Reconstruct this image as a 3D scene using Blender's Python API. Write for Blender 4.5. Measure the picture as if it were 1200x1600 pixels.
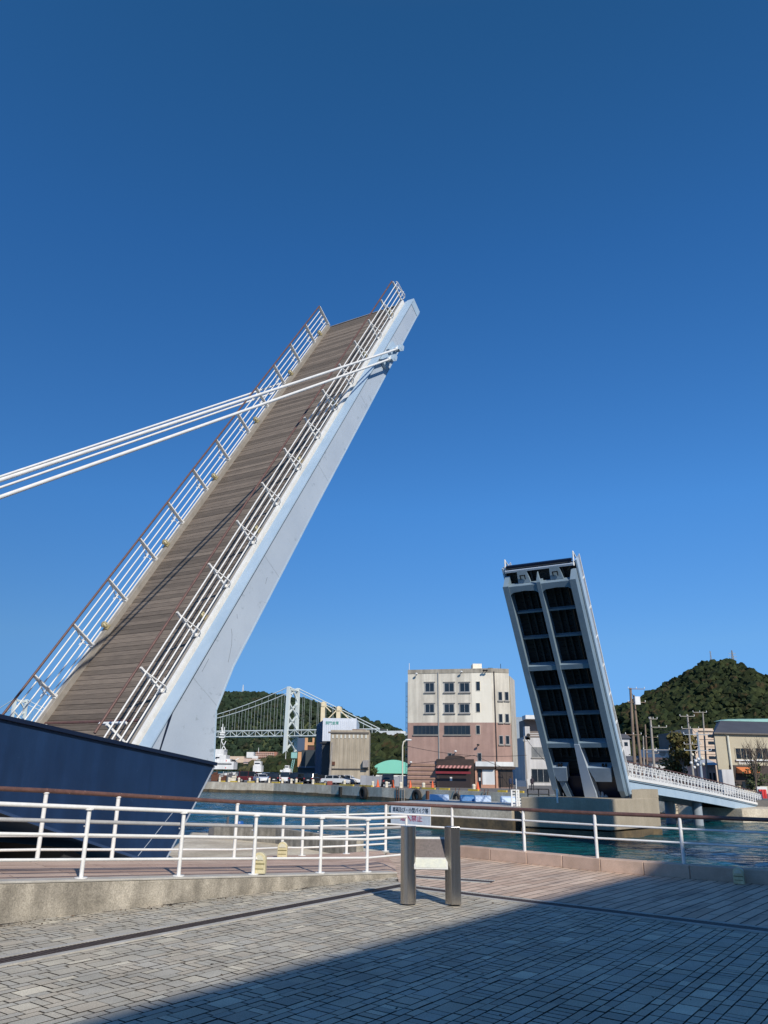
import bpy, bmesh, math, random
import numpy as np
from math import sin, cos, radians, pi, atan, tan, sqrt
from mathutils import Vector, Matrix, noise
random.seed(7)
for o in list(bpy.data.objects): bpy.data.objects.remove(o)
S = bpy.context.scene; COL = S.collection
V = Vector
# ------------------------------------------------------------------ camera
EYE = 1.7; FPX = 1200.0; H0 = 1205.0; ROLL = 0.012
_p = atan((H0-800)/FPX)
_f = V((0, cos(_p), sin(_p))); _u = V((0, -sin(_p), cos(_p))); _r = V((1, 0, 0))
CR = _r*cos(ROLL)+_u*sin(ROLL); CU = _u*cos(ROLL)-_r*sin(ROLL); CF = _f
cd = bpy.data.cameras.new('camera'); cam = bpy.data.objects.new('camera', cd); COL.objects.link(cam)
cd.sensor_fit = 'VERTICAL'; cd.sensor_height = 36; cd.sensor_width = 27; cd.lens = 36*FPX/1600
cd.clip_start = 0.1; cd.clip_end = 20000
m = Matrix((CR, CU, -CF)).transposed().to_4x4(); m.translation = V((0, 0, EYE)); cam.matrix_world = m
S.camera = cam
# ------------------------------------------------------------------ world and sun
SUN_EL = radians(34.5); SUN_AZ = radians(157)
w = bpy.data.worlds.new('World'); S.world = w; w.use_nodes = True
nt = w.node_tree; bg = nt.nodes['Background']
sky = nt.nodes.new('ShaderNodeTexSky'); sky.sky_type = 'NISHITA'; sky.sun_disc = False
sky.sun_elevation = SUN_EL; sky.sun_rotation = 2*pi-SUN_AZ; sky.altitude = 0; sky.air_density = 0.85; sky.dust_density = 0.1; sky.ozone_density = 3.5
# clear dry autumn air: deepen the sky model's blue by elevation
tcw = nt.nodes.new('ShaderNodeTexCoord'); sx_ = nt.nodes.new('ShaderNodeSeparateXYZ'); nt.links.new(tcw.outputs['Generated'], sx_.inputs[0])
rw_ = nt.nodes.new('ShaderNodeValToRGB'); nt.links.new(sx_.outputs['Z'], rw_.inputs[0]); els = rw_.color_ramp.elements
SK = [(0.0, (.18, .36, .80)), (.04, (.24, .46, .86)), (.09, (.36, .60, .92)), (.152, (.48, .76, 1.0)), (.32, (.47, .98, 1.37)), (.60, (.37, 1.0, 1.47)), (.785, (.34, .99, 1.34)), (.86, (.62, 1.0, 1.2)), (.96, (1.0, 1.08, 1.12))]
while len(els) < len(SK): els.new(.5)
for e_, (p_, c_) in zip(els, SK): e_.position = p_; e_.color = (*[x/1.5 for x in c_], 1)
mw_ = nt.nodes.new('ShaderNodeVectorMath'); mw_.operation = 'MULTIPLY'; nt.links.new(sky.outputs[0], mw_.inputs[0]); nt.links.new(rw_.outputs[0], mw_.inputs[1])
nt.links.new(mw_.outputs[0], bg.inputs[0]); bg.inputs[1].default_value = 0.15
sd = bpy.data.lights.new('sun', 'SUN'); sun = bpy.data.objects.new('sun', sd); COL.objects.link(sun)
sd.energy = 4.4; sd.angle = radians(0.55); sd.color = (1, 0.93, 0.82)
TOSUN = V((sin(SUN_AZ)*cos(SUN_EL), cos(SUN_AZ)*cos(SUN_EL), sin(SUN_EL)))
sun.rotation_euler = TOSUN.to_track_quat('Z', 'Y').to_euler()
S.view_settings.view_transform = 'Standard'; S.view_settings.look = 'None'; S.view_settings.gamma = 1; S.view_settings.exposure = 0.0
S.render.engine = 'CYCLES'
# ------------------------------------------------------------------ surveying helpers: where a sight line meets a level, a distance or a wall
def ray(px, py): return CR*((px-600)/FPX)+CU*((800-py)/FPX)+CF
EP = V((0, 0, EYE))
def atz(px, py, z): d = ray(px, py); return EP+d*((z-EYE)/d.z)
def aty(px, py, y): d = ray(px, py); return EP+d*(y/d.y)
def atp(px, py, P0, n): d = ray(px, py); return EP+d*((P0-EP).dot(n)/d.dot(n))
# ------------------------------------------------------------------ materials
MATS = {}
def mat(name, c1, c2=None, scale=3.0, rough=0.6, metal=0.0, bump=0.0, bscale=20.0, streak=0.0, sscale=1.1, rnd=0.0, grain=0.08, spec=0.5, rust=None, stretch=None):
    if name in MATS: return MATS[name]
    m = bpy.data.materials.new(name); m.use_nodes = True; t = m.node_tree; N = t.nodes; L = t.links
    b = N['Principled BSDF']; b.inputs['Roughness'].default_value = rough; b.inputs['Metallic'].default_value = metal
    b.inputs['Specular IOR Level'].default_value = spec
    tc = N.new('ShaderNodeTexCoord'); src = tc.outputs['Object']
    if stretch:
        mp = N.new('ShaderNodeMapping'); mp.inputs['Scale'].default_value = stretch; L.new(src, mp.inputs['Vector']); src = mp.outputs[0]
    if c2 is None: c2 = tuple(x*0.8 for x in c1)
    n1 = N.new('ShaderNodeTexNoise'); n1.inputs['Scale'].default_value = scale; n1.inputs['Detail'].default_value = 6; n1.inputs['Roughness'].default_value = 0.65
    L.new(src, n1.inputs['Vector'])
    r = N.new('ShaderNodeValToRGB'); r.color_ramp.elements[0].position = 0.35; r.color_ramp.elements[1].position = 0.65
    r.color_ramp.elements[0].color = (*c2, 1); r.color_ramp.elements[1].color = (*c1, 1)
    L.new(n1.outputs['Fac'], r.inputs[0]); out = r.outputs[0]
    def mul(out, fac_socket, lo, hi):
        mr = N.new('ShaderNodeMapRange'); mr.inputs['To Min'].default_value = lo; mr.inputs['To Max'].default_value = hi
        L.new(fac_socket, mr.inputs['Value'])
        mx = N.new('ShaderNodeVectorMath'); mx.operation = 'SCALE'; L.new(out, mx.inputs[0]); L.new(mr.outputs[0], mx.inputs['Scale'])
        return mx.outputs[0]
    if grain:
        n2 = N.new('ShaderNodeTexNoise'); n2.inputs['Scale'].default_value = bscale*2; n2.inputs['Detail'].default_value = 3
        L.new(src, n2.inputs['Vector']); out = mul(out, n2.outputs['Fac'], 1-grain*2, 1+grain*2)
    if rnd:
        a = N.new('ShaderNodeAttribute'); a.attribute_name = 'rnd'; out = mul(out, a.outputs['Fac'], 1-rnd, 1+rnd)
    if streak:
        mp = N.new('ShaderNodeMapping'); mp.inputs['Scale'].default_value = (sscale, sscale, 0.10*sscale); L.new(tc.outputs['Object'], mp.inputs['Vector'])
        n3 = N.new('ShaderNodeTexNoise'); n3.inputs['Scale'].default_value = 1.6; n3.inputs['Detail'].default_value = 5; L.new(mp.outputs[0], n3.inputs['Vector'])
        rr = N.new('ShaderNodeValToRGB'); rr.color_ramp.elements[0].position = 0.38; rr.color_ramp.elements[1].position = 0.62
        L.new(n3.outputs['Fac'], rr.inputs[0]); out = mul(out, rr.outputs[0], 1-streak, 1.0)
    if rust:
        n4 = N.new('ShaderNodeTexNoise'); n4.inputs['Scale'].default_value = rust[1]; n4.inputs['Detail'].default_value = 8; n4.inputs['Roughness'].default_value = 0.7
        L.new(src, n4.inputs['Vector'])
        rr = N.new('ShaderNodeValToRGB'); rr.color_ramp.elements[0].position = rust[2]; rr.color_ramp.elements[1].position = rust[2]+0.06
        L.new(n4.outputs['Fac'], rr.inputs[0])
        mx = N.new('ShaderNodeMixRGB'); L.new(rr.outputs[0], mx.inputs[0]); L.new(out, mx.inputs[1]); mx.inputs[2].default_value = (*rust[0], 1); out = mx.outputs[0]
    L.new(out, b.inputs['Base Color'])
    if bump:
        n5 = N.new('ShaderNodeTexNoise'); n5.inputs['Scale'].default_value = bscale; n5.inputs['Detail'].default_value = 5
        L.new(src, n5.inputs['Vector'])
        bp = N.new('ShaderNodeBump'); bp.inputs['Strength'].default_value = min(1, bump*10); bp.inputs['Distance'].default_value = bump
        L.new(n5.outputs['Fac'], bp.inputs['Height']); L.new(bp.outputs[0], b.inputs['Normal'])
    MATS[name] = m; return m

def paving(name, ang, bw, bh, cols, mortar, msize, offs=0.5, dirt=0.35, rough=0.85, bump=0.006, tint=None):
    m = bpy.data.materials.new(name); m.use_nodes = True; t = m.node_tree; N = t.nodes; L = t.links
    b = N['Principled BSDF']; b.inputs['Roughness'].default_value = rough; b.inputs['Specular IOR Level'].default_value = 0.3
    tc = N.new('ShaderNodeTexCoord'); mp = N.new('ShaderNodeMapping'); mp.inputs['Rotation'].default_value = (0, 0, ang)
    L.new(tc.outputs['Object'], mp.inputs['Vector'])
    # slight waviness so the joints are not ruler straight
    nw = N.new('ShaderNodeTexNoise'); nw.inputs['Scale'].default_value = 2.0; nw.inputs['Detail'].default_value = 2; L.new(mp.outputs[0], nw.inputs['Vector'])
    sc = N.new('ShaderNodeVectorMath'); sc.operation = 'SCALE'; sc.inputs['Scale'].default_value = 0.03; L.new(nw.outputs['Color'], sc.inputs[0])
    ad = N.new('ShaderNodeVectorMath'); ad.operation = 'ADD'; L.new(mp.outputs[0], ad.inputs[0]); L.new(sc.outputs[0], ad.inputs[1])
    br = N.new('ShaderNodeTexBrick'); br.offset = offs; br.offset_frequency = 2
    br.inputs['Scale'].default_value = 1; br.inputs['Brick Width'].default_value = bw; br.inputs['Row Height'].default_value = bh
    br.inputs['Mortar Size'].default_value = msize; br.inputs['Mortar Smooth'].default_value = 0.25; br.inputs['Bias'].default_value = 0
    br.inputs['Color1'].default_value = (0, 0, 0, 1); br.inputs['Color2'].default_value = (1, 1, 1, 1); br.inputs['Mortar'].default_value = (.5, .5, .5, 1)
    L.new(ad.outputs[0], br.inputs['Vector'])
    cr = N.new('ShaderNodeValToRGB'); cr.color_ramp.interpolation = 'LINEAR'
    els = cr.color_ramp.elements
    while len(els) < len(cols): els.new(0.5)
    for i, c in enumerate(cols): els[i].position = i/(len(cols)-1); els[i].color = (*c, 1)
    L.new(br.outputs['Color'], cr.inputs[0]); out = cr.outputs[0]
    nd = N.new('ShaderNodeTexNoise'); nd.inputs['Scale'].default_value = 0.9; nd.inputs['Detail'].default_value = 9; nd.inputs['Roughness'].default_value = 0.72
    L.new(tc.outputs['Object'], nd.inputs['Vector'])
    rd = N.new('ShaderNodeMapRange'); rd.inputs['From Min'].default_value = 0.3; rd.inputs['From Max'].default_value = 0.65
    rd.inputs['To Min'].default_value = 1-dirt; rd.inputs['To Max'].default_value = 1.05; L.new(nd.outputs['Fac'], rd.inputs['Value'])
    s1 = N.new('ShaderNodeVectorMath'); s1.operation = 'SCALE'; L.new(out, s1.inputs[0]); L.new(rd.outputs[0], s1.inputs['Scale']); out = s1.outputs[0]
    ng = N.new('ShaderNodeTexNoise'); ng.inputs['Scale'].default_value = 90; ng.inputs['Detail'].default_value = 3; L.new(tc.outputs['Object'], ng.inputs['Vector'])
    rg = N.new('ShaderNodeMapRange'); rg.inputs['To Min'].default_value = 0.72; rg.inputs['To Max'].default_value = 1.28; L.new(ng.outputs['Fac'], rg.inputs['Value'])
    s2 = N.new('ShaderNodeVectorMath'); s2.operation = 'SCALE'; L.new(out, s2.inputs[0]); L.new(rg.outputs[0], s2.inputs['Scale']); out = s2.outputs[0]
    if tint:   # weathered darker patches with a shape of their own
        nt_ = N.new('ShaderNodeTexNoise'); nt_.inputs['Scale'].default_value = tint[1]; nt_.inputs['Detail'].default_value = 7; nt_.inputs['Roughness'].default_value = .7
        mp2 = N.new('ShaderNodeMapping'); mp2.inputs['Scale'].default_value = (.35, 2.4, 1); L.new(mp.outputs[0], mp2.inputs['Vector']); L.new(mp2.outputs[0], nt_.inputs['Vector'])
        rt = N.new('ShaderNodeMapRange'); rt.inputs['From Min'].default_value = .5; rt.inputs['From Max'].default_value = .68; L.new(nt_.outputs['Fac'], rt.inputs['Value'])
        mt = N.new('ShaderNodeMixRGB'); L.new(rt.outputs[0], mt.inputs[0]); L.new(out, mt.inputs[1]); mt.inputs[2].default_value = (*tint[0], 1); out = mt.outputs[0]
    mx = N.new('ShaderNodeMixRGB'); L.new(br.outputs['Fac'], mx.inputs[0]); L.new(out, mx.inputs[1]); mx.inputs[2].default_value = (*mortar, 1)
    L.new(mx.outputs[0], b.inputs['Base Color'])
    inv = N.new('ShaderNodeMath'); inv.operation = 'SUBTRACT'; inv.inputs[0].default_value = 1; L.new(br.outputs['Fac'], inv.inputs[1])
    m2 = N.new('ShaderNodeMath'); m2.operation = 'MULTIPLY_ADD'; L.new(ng.outputs['Fac'], m2.inputs[0]); m2.inputs[1].default_value = 0.25; L.new(inv.outputs[0], m2.inputs[2])
    m3 = N.new('ShaderNodeMath'); m3.operation = 'MULTIPLY_ADD'; L.new(br.outputs['Color'], m3.inputs[0]); m3.inputs[1].default_value = 0.3; L.new(m2.outputs[0], m3.inputs[2])
    bp = N.new('ShaderNodeBump'); bp.inputs['Strength'].default_value = 0.8; bp.inputs['Distance'].default_value = bump
    L.new(m3.outputs[0], bp.inputs['Height']); L.new(bp.outputs[0], b.inputs['Normal'])
    MATS[name] = m; return m

white = mat('white_paint', (.80, .80, .78), (.70, .70, .68), 5, .45, bump=0, grain=.03)
far_white = mat('distant_white_paint', (.78, .78, .76), (.66, .67, .66), .3, .5, grain=.04, streak=.12)
pale_blue = mat('pale_blue_steel', (.47, .54, .62), (.41, .48, .565), 0.45, .45, grain=.04, rust=((.33, .39, .45), 2.6, .60))
flange_blue = mat('light_blue_steel', (.43, .55, .66), (.37, .49, .60), 1.2, .4, grain=.03)
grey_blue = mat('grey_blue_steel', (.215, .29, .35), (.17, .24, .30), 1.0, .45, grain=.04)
navy = mat('navy_paint', (.014, .040, .108), (.009, .028, .082), 0.5, .38, grain=.06, streak=.28, sscale=1.6, rust=((.03, .06, .13), 5, .66))
navy_dark = mat('navy_trim_and_shade', (.006, .012, .035), None, 1, .4)  # trim colour, also draws the girder shadow line and the dark pit
handrail_m = mat('brown_handrail', (.155, .078, .062), (.095, .05, .042), 9, .5, bump=.001, bscale=60, rust=((.32, .22, .18), 14, .62))
plank_m = mat('weathered_planks', (.19, .152, .118), (.118, .094, .074), 2.2, .85, bump=.003, bscale=30, rnd=.30, grain=.2, stretch=(1, 14, 8))
kerb_m = mat('grey_painted_kerb', (.34, .31, .27), (.25, .23, .2), 3, .7, grain=.1)
black_m = mat('black_steel', (.012, .012, .014), None, 2, .5)
underside_shade = mat('dark_underside', (.022, .028, .03), (.014, .018, .02), 2, .7, grain=.1)  # near-black colour puts the shade under the decks into planks and stringers
lamp_m = mat('cream_lamp_plastic', (.62, .56, .36), (.52, .46, .27), 9, .4, grain=.05)
conc = mat('rough_concrete', (.46, .42, .35), (.27, .245, .20), 3.4, .92, bump=.016, bscale=30, streak=.4, sscale=2.4, grain=.36)
conc_top = mat('pale_concrete_coping', (.47, .455, .42), (.36, .345, .31), 3, .9, bump=.004, bscale=40, grain=.15)
quay_c = mat('stained_quay_concrete', (.68, .61, .48), (.46, .39, .29), .5, .92, bump=.03, bscale=4, streak=.12, grain=.15)
tide = mat('tide_stained_concrete', (.17, .12, .06), (.06, .05, .033), .8, .8, bump=.05, bscale=3, grain=.2)
pier_c = mat('pier_concrete', (.40, .345, .26), (.33, .28, .205), .5, .9, bump=.02, bscale=5, streak=.1, grain=.1)
steel = mat('brushed_steel', (.52, .49, .45), (.40, .375, .35), 1.0, .24, metal=.95, grain=.12, stretch=(30, 30, .7), bscale=8)
glassd = mat('dark_window_glass', (.018, .026, .034), (.010, .014, .02), .7, .12, grain=0)
asphalt = mat('quay_asphalt', (.16, .155, .145), (.11, .105, .1), .4, .9, grain=.15)
bark = mat('bark', (.16, .12, .09), (.10, .075, .055), 3, .9, bump=.01)
rubber = mat('rubber', (.014, .014, .014), None, 3, .8)
yellow = mat('yellow_paint', (.58, .42, .06), (.45, .33, .06), 1.5, .6, grain=.1)
orange = mat('orange_plastic', (.78, .13, .03), None, 3, .5)
pole_c = mat('concrete_pole', (.36, .33, .29), (.28, .25, .22), 2, .85, grain=.1)

# ------------------------------------------------------------------ mesh builder
class MB:
    def __init__(s): s.v = []; s.f = []; s.r = []; s.s = []
    def add(s, vs, fs, sm=False, r=None):
        k = len(s.v); s.v += [V(p) for p in vs]; r = random.random() if r is None else r
        for f in fs: s.f.append([i+k for i in f]); s.r.append(r); s.s.append(sm)
        return s
    def obox(s, c, ax, ay, az, r=None):
        c = V(c); ax = V(ax); ay = V(ay); az = V(az)
        P = [c+ax*i+ay*j+az*k for k in (-.5, .5) for j in (-.5, .5) for i in (-.5, .5)]
        F = [(0, 2, 3, 1), (4, 5, 7, 6), (0, 1, 5, 4), (2, 6, 7, 3), (0, 4, 6, 2), (1, 3, 7, 5)]
        if ax.cross(ay).dot(az) < 0: F = [f[::-1] for f in F]
        return s.add(P, F, False, r)
    def box(s, x0, x1, y0, y1, z0, z1, r=None):
        return s.obox(((x0+x1)/2, (y0+y1)/2, (z0+z1)/2), (x1-x0, 0, 0), (0, y1-y0, 0), (0, 0, z1-z0), r)
    def bar(s, p, q, w, h, up=(0, 0, 1)):
        p = V(p); q = V(q); t = q-p; up = V(up); a = t.cross(up)
        if a.length < 1e-6: a = t.cross(V((1, 0, 0)))
        a.normalize(); b = a.cross(t).normalized()
        return s.obox((p+q)/2, a*w, t, b*h)
    def tube(s, p, q, r0, r1=None, n=8, caps=True, sm=True):
        p = V(p); q = V(q); r1 = r0 if r1 is None else r1; t = (q-p)
        a = t.cross(V((0, 0, 1)));
        if a.length < 1e-4*t.length: a = t.cross(V((1, 0, 0)))
        a.normalize(); b = t.normalized().cross(a)
        P = []
        for c, r in ((p, r0), (q, r1)):
            for i in range(n): th = 2*pi*i/n; P.append(c+a*cos(th)*r+b*sin(th)*r)
        rr = random.random()
        s.add(P, [(i, (i+1) % n, n+(i+1) % n, n+i) for i in range(n)], sm, rr)
        if caps: s.add(P, [tuple(range(n))[::-1], tuple(range(n, 2*n))], False, rr)
        return s
    def path(s, pts, r, n=8):
        for a, b in zip(pts, pts[1:]): s.tube(a, b, r, r, n)
        for p in pts[1:-1]: s.ball(p, (r, r, r), 8, 5)
        return s
    def ball(s, c, rad, n=10, m=6, sm=True):
        c = V(c); P = [c+V((0, 0, rad[2]))]; F = []
        for j in range(1, m):
            ph = pi*j/m
            for i in range(n): th = 2*pi*i/n; P.append(c+V((rad[0]*sin(ph)*cos(th), rad[1]*sin(ph)*sin(th), rad[2]*cos(ph))))
        P.append(c-V((0, 0, rad[2])))
        for i in range(n): F.append((0, 1+i, 1+(i+1) % n)); F.append((len(P)-1, 1+(m-2)*n+(i+1) % n, 1+(m-2)*n+i))
        for j in range(m-2):
            for i in range(n): a = 1+j*n; F.append((a+i, a+n+i, a+n+(i+1) % n, a+(i+1) % n))
        return s.add(P, F, sm)
    def prism(s, poly, vec):
        poly = [V(p) for p in poly]; vec = V(vec); n = len(poly)
        nrm = V((0, 0, 0))
        for i in range(n): nrm += poly[i].cross(poly[(i+1) % n])
        if nrm.dot(vec) > 0: poly = poly[::-1]
        P = poly+[p+vec for p in poly]
        return s.add(P, [tuple(range(n)), tuple(range(n, 2*n))[::-1]]+[(i, n+i, n+(i+1) % n, (i+1) % n) for i in range(n)])
    def slab(s, poly, z0, z1): return s.prism([(p[0], p[1], z0) for p in poly], (0, 0, z1-z0))
    def lathe(s, c, prof, n=12, sm=True):
        c = V(c); P = []
        for r, z in prof:
            for i in range(n): th = 2*pi*i/n; P.append(c+V((r*cos(th), r*sin(th), z)))
        F = [(j*n+i, j*n+(i+1) % n, (j+1)*n+(i+1) % n, (j+1)*n+i) for j in range(len(prof)-1) for i in range(n)]
        s.add(P, F, sm); s.add(P, [tuple(range(n))[::-1], tuple(range(len(P)-n, len(P)))], False); return s

MW = {}
def link(o, parent=None):
    COL.objects.link(o)
    if parent: o.parent = parent
def tag(o, label=None, cat=None, group=None, kind=None):
    if label: o['label'] = label
    if cat: o['category'] = cat
    if group: o['group'] = group
    if kind: o['kind'] = kind
    return o
def thing(name, label, cat, loc=(0, 0, 0), group=None, mtx=None):
    o = bpy.data.objects.new(name, None); link(o); o.empty_display_size = .3
    M_ = mtx.copy() if mtx else Matrix.Translation(V(loc))
    o.matrix_world = M_; MW[o.name] = M_
    return tag(o, label, cat, group)
def obj(name, mb, m, parent=None, local=False, bevel=0, label=None, cat=None, group=None, kind=None):
    me = bpy.data.meshes.new(name)
    if parent is None:
        xs = [p.x for p in mb.v]; ys = [p.y for p in mb.v]; zs = [p.z for p in mb.v]
        M_ = Matrix.Translation(V(((min(xs)+max(xs))/2, (min(ys)+max(ys))/2, min(zs)))) if not kind else Matrix.Identity(4)
    else: M_ = MW[parent.name]
    inv = M_.inverted(); vs = mb.v if local else [inv @ p for p in mb.v]
    me.from_pydata([tuple(p) for p in vs], [], mb.f); me.update()
    at = me.attributes.new('rnd', 'FLOAT', 'FACE'); at.data.foreach_set('value', mb.r)
    me.polygons.foreach_set('use_smooth', mb.s); me.materials.append(m)
    o = bpy.data.objects.new(name, me); link(o, parent); MW[o.name] = M_
    if parent is None: o.matrix_world = M_
    if bevel:
        b = o.modifiers.new('bevel', 'BEVEL'); b.width = bevel; b.segments = 2; b.limit_method = 'ANGLE'
    return tag(o, label, cat, group, kind)
def copy_tree(o, parent=None):
    c = o.copy(); COL.objects.link(c); c.parent = parent
    for ch in o.children: copy_tree(ch, c)
    return c
def text_mb(body, p0, ax, ay, size, depth=.01, mname=None, width=None):
    """lettering laid on a wall: p0 lower-left corner, ax reading direction, ay up direction"""
    cu = bpy.data.curves.new('lettering', 'FONT'); cu.body = body; cu.size = 1; cu.extrude = depth/2/size; cu.resolution_u = 2
    o = bpy.data.objects.new('lettering', cu); COL.objects.link(o)
    bpy.context.view_layer.update(); dg = bpy.context.evaluated_depsgraph_get()
    me = bpy.data.meshes.new_from_object(o.evaluated_get(dg)); bpy.data.objects.remove(o)
    mb = MB(); ax = V(ax).normalized(); ay = V(ay).normalized(); n = ax.cross(ay)
    if not len(me.vertices): return mb
    xs = [v.co.x for v in me.vertices]; ys = [v.co.y for v in me.vertices]; x0 = min(xs); y0 = min(ys)
    sy = size/(max(ys)-y0); sx = sy if width is None else width/(max(xs)-x0)
    mb.add([V(p0)+ax*(v.co.x-x0)*sx+ay*(v.co.y-y0)*sy+n*v.co.z*size for v in me.vertices], [tuple(f.vertices) for f in me.polygons], False, .5)
    bpy.data.meshes.remove(me); return mb

AZ = radians(30.6); D = V((sin(AZ), cos(AZ), 0)); NN = V((cos(AZ), -sin(AZ), 0)); Z = V((0, 0, 1))
WATER = -2.1; QG = -.45
# ================================================================== SETTING: ground and water
GA = radians(36)
grey_pave = paving('grey_block_paving', -(pi/2-GA), .235, .125, [(.27, .25, .22), (.36, .34, .30), (.40, .375, .33), (.44, .42, .375), (.58, .56, .51)], (.10, .085, .07), .009, dirt=.3)
pink_pave = paving('pink_granite_paving', -(pi/2-radians(39)), .9, .175, [(.52, .375, .28), (.59, .44, .335), (.66, .51, .395), (.62, .465, .355)], (.07, .05, .04), .011, dirt=.18, tint=((.30, .24, .20), 1.3))
ramp_pave = paving('ramp_planking', -(pi/2-radians(46)), 1.6, .14, [(.46, .32, .255), (.54, .39, .31), (.60, .46, .37), (.50, .355, .28)], (.17, .115, .09), .006, dirt=.2, tint=((.25, .16, .12), 1.0))
K0 = V((.32, 13.22, 0)); dA = V((sin(GA), cos(GA), 0)); dB = V((4.17, -3.29, 0)).normalized()   # drains meet at K0
edge = [(.12, 18.35), (1.62, 17.95), (2.95, 16.75), (4.15, 15.65), (5.45, 14.75), (6.6, 13.95), (16, 7.6)]   # water side of the terrace
# gray plaza: big sheet behind the two drains
g = MB(); g.add([(-60, -40, 0), (60, -40, 0), (16, 6.5, 0), (16, 7.6, 0), (5.45, 14.6, 0), (1.6, 17.9, 0), (.12, 18.35, 0), (.12, 15.2, 0), (-4.5, 10.0, 0), (-20, -5, 0), (-60, -5, 0)], [tuple(range(11))])
g.v = [p+V((0, 0, -.0055)) for p in g.v]
obj('plaza_pavement', g, mat('joint_sand', (.022, .02, .018), (.015, .013, .012), 6, .95, grain=.2), kind='structure')
blk = MB(); brn = random.Random(3); lat = dA; lac = V((dA.y, -dA.x, 0))     # blocks run along the drain direction
def blocks_ok(p):
    if p.y > 15.2 or p.y < -3 or abs(p.x) > 16: return False
    q_ = p-K0; t1 = q_.dot(dB); sgn = q_.cross(dB).z      # beyond the cross drain?
    if t1 > -.05 and sgn < .0: return False
    w_ = p-V((-4.33, 9.84, 0)); wdv = V((4.63, 4.56, 0)).normalized()
    if w_.cross(wdv).z < .02 and w_.dot(wdv) < 6.6: return False
    if p.x > .3 and t1 < 0 and p.y > 13.2: return False
    return True
def block(u0, u1, v0, v1):
    c = K0+lat*(u0+u1)/2+lac*(v0+v1)/2
    if not blocks_ok(c): return
    if abs(c.x) > 3+.62*max(0, c.y): return
    g_ = .0062; hz = brn.uniform(-.0016, .0022); ch = .0045; r_ = brn.random()
    jx = [brn.uniform(-.0018, .0018) for _ in range(4)]
    P = []
    for e_, z_ in ((0, -.0065), (0, 0)):
        for (a, b) in ((u0+g_+e_+jx[0], v0+g_+e_+jx[1]), (u1-g_-e_+jx[2], v0+g_+e_+jx[1]), (u1-g_-e_+jx[2], v1-g_-e_+jx[3]), (u0+g_+e_+jx[0], v1-g_-e_+jx[3])): P.append(K0+lat*a+lac*b+V((0, 0, z_+hz)))
    blk.add(P, [(i, 4+i, 4+(i+1) % 4, (i+1) % 4) for i in range(4)], False, 0.0)      # earth stained sides
    blk.f.append([len(blk.v)-4, len(blk.v)-1, len(blk.v)-2, len(blk.v)-3]); blk.r.append(.05+.95*r_); blk.s.append(False)
v_ = -15.0; cyc = [.09, .09, .18, .09, .09, .18]; ci = 0
while v_ < 15.0:
    h_ = cyc[ci % len(cyc)]; ci += 1; u_ = -18.0+brn.uniform(0, .2)
    while u_ < 3.2:
        if h_ > .15: l_ = brn.choice((.09, .09, .09, .18, .27))
        else: l_ = brn.choice((.18, .18, .18, .27, .18))
        block(u_, u_+l_, v_, v_+h_); u_ += l_
    v_ += h_
bm_ = mat('grey_paving_blocks', (.42, .395, .34), (.30, .28, .24), 1.1, .86, rnd=0, grain=.3, bscale=45, bump=.0015, spec=.3)
t = bm_.node_tree; N = t.nodes; L = t.links; at_ = N.new('ShaderNodeAttribute'); at_.attribute_name = 'rnd'; cr = N.new('ShaderNodeValToRGB'); cr.color_ramp.interpolation = 'CONSTANT'
stops = [(0, (.10, .09, .08)), (.03, (.90, .88, .85)), (.16, (1.02, 1.0, .95)), (.34, (.95, .955, .94)), (.5, (1.08, 1.03, .96)), (.64, (.98, .98, .97)), (.78, (1.05, 1.0, .93)), (.9, (1.18, 1.15, 1.07)), (.972, (1.42, 1.38, 1.27))]
while len(cr.color_ramp.elements) < len(stops): cr.color_ramp.elements.new(.5)
for e_, (p_, c_) in zip(cr.color_ramp.elements, stops): e_.position = p_; e_.color = (*[x*.5 for x in c_], 1)
L.new(at_.outputs['Fac'], cr.inputs[0]); b = N['Principled BSDF']; src = b.inputs['Base Color'].links[0].from_socket
ml = N.new('ShaderNodeVectorMath'); ml.operation = 'MULTIPLY'; L.new(src, ml.inputs[0]); L.new(cr.outputs[0], ml.inputs[1]); m2 = N.new('ShaderNodeVectorMath'); m2.operation = 'SCALE'; m2.inputs['Scale'].default_value = 2.45; L.new(ml.outputs[0], m2.inputs[0]); L.new(m2.outputs[0], b.inputs['Base Color'])
obj('plaza_blocks', blk, bm_, kind='structure')
pk = MB(); pk.add([tuple(K0+V((0, 0, .004))), tuple(K0+dB*20+V((0, 0, .004)))]+[(x, y, .004) for x, y in edge[::-1]]+[(.30, 14.3, .004)], [tuple(range(2+len(edge)+1))])
obj('terrace_pavement', pk, pink_pave, kind='structure')
# quay mass below the plaza on the water side
q = MB(); q.slab([(16, 7.6)]+[(x, y) for x, y in edge[::-1][1:]]+[(-.2, 18.2), (-.2, 14), (10, 3), (16, 3)], -4, -.02)
obj('quay_wall', q, quay_c, label='stained concrete quay wall carrying the pink kerb in the foreground', cat='wall')
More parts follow.
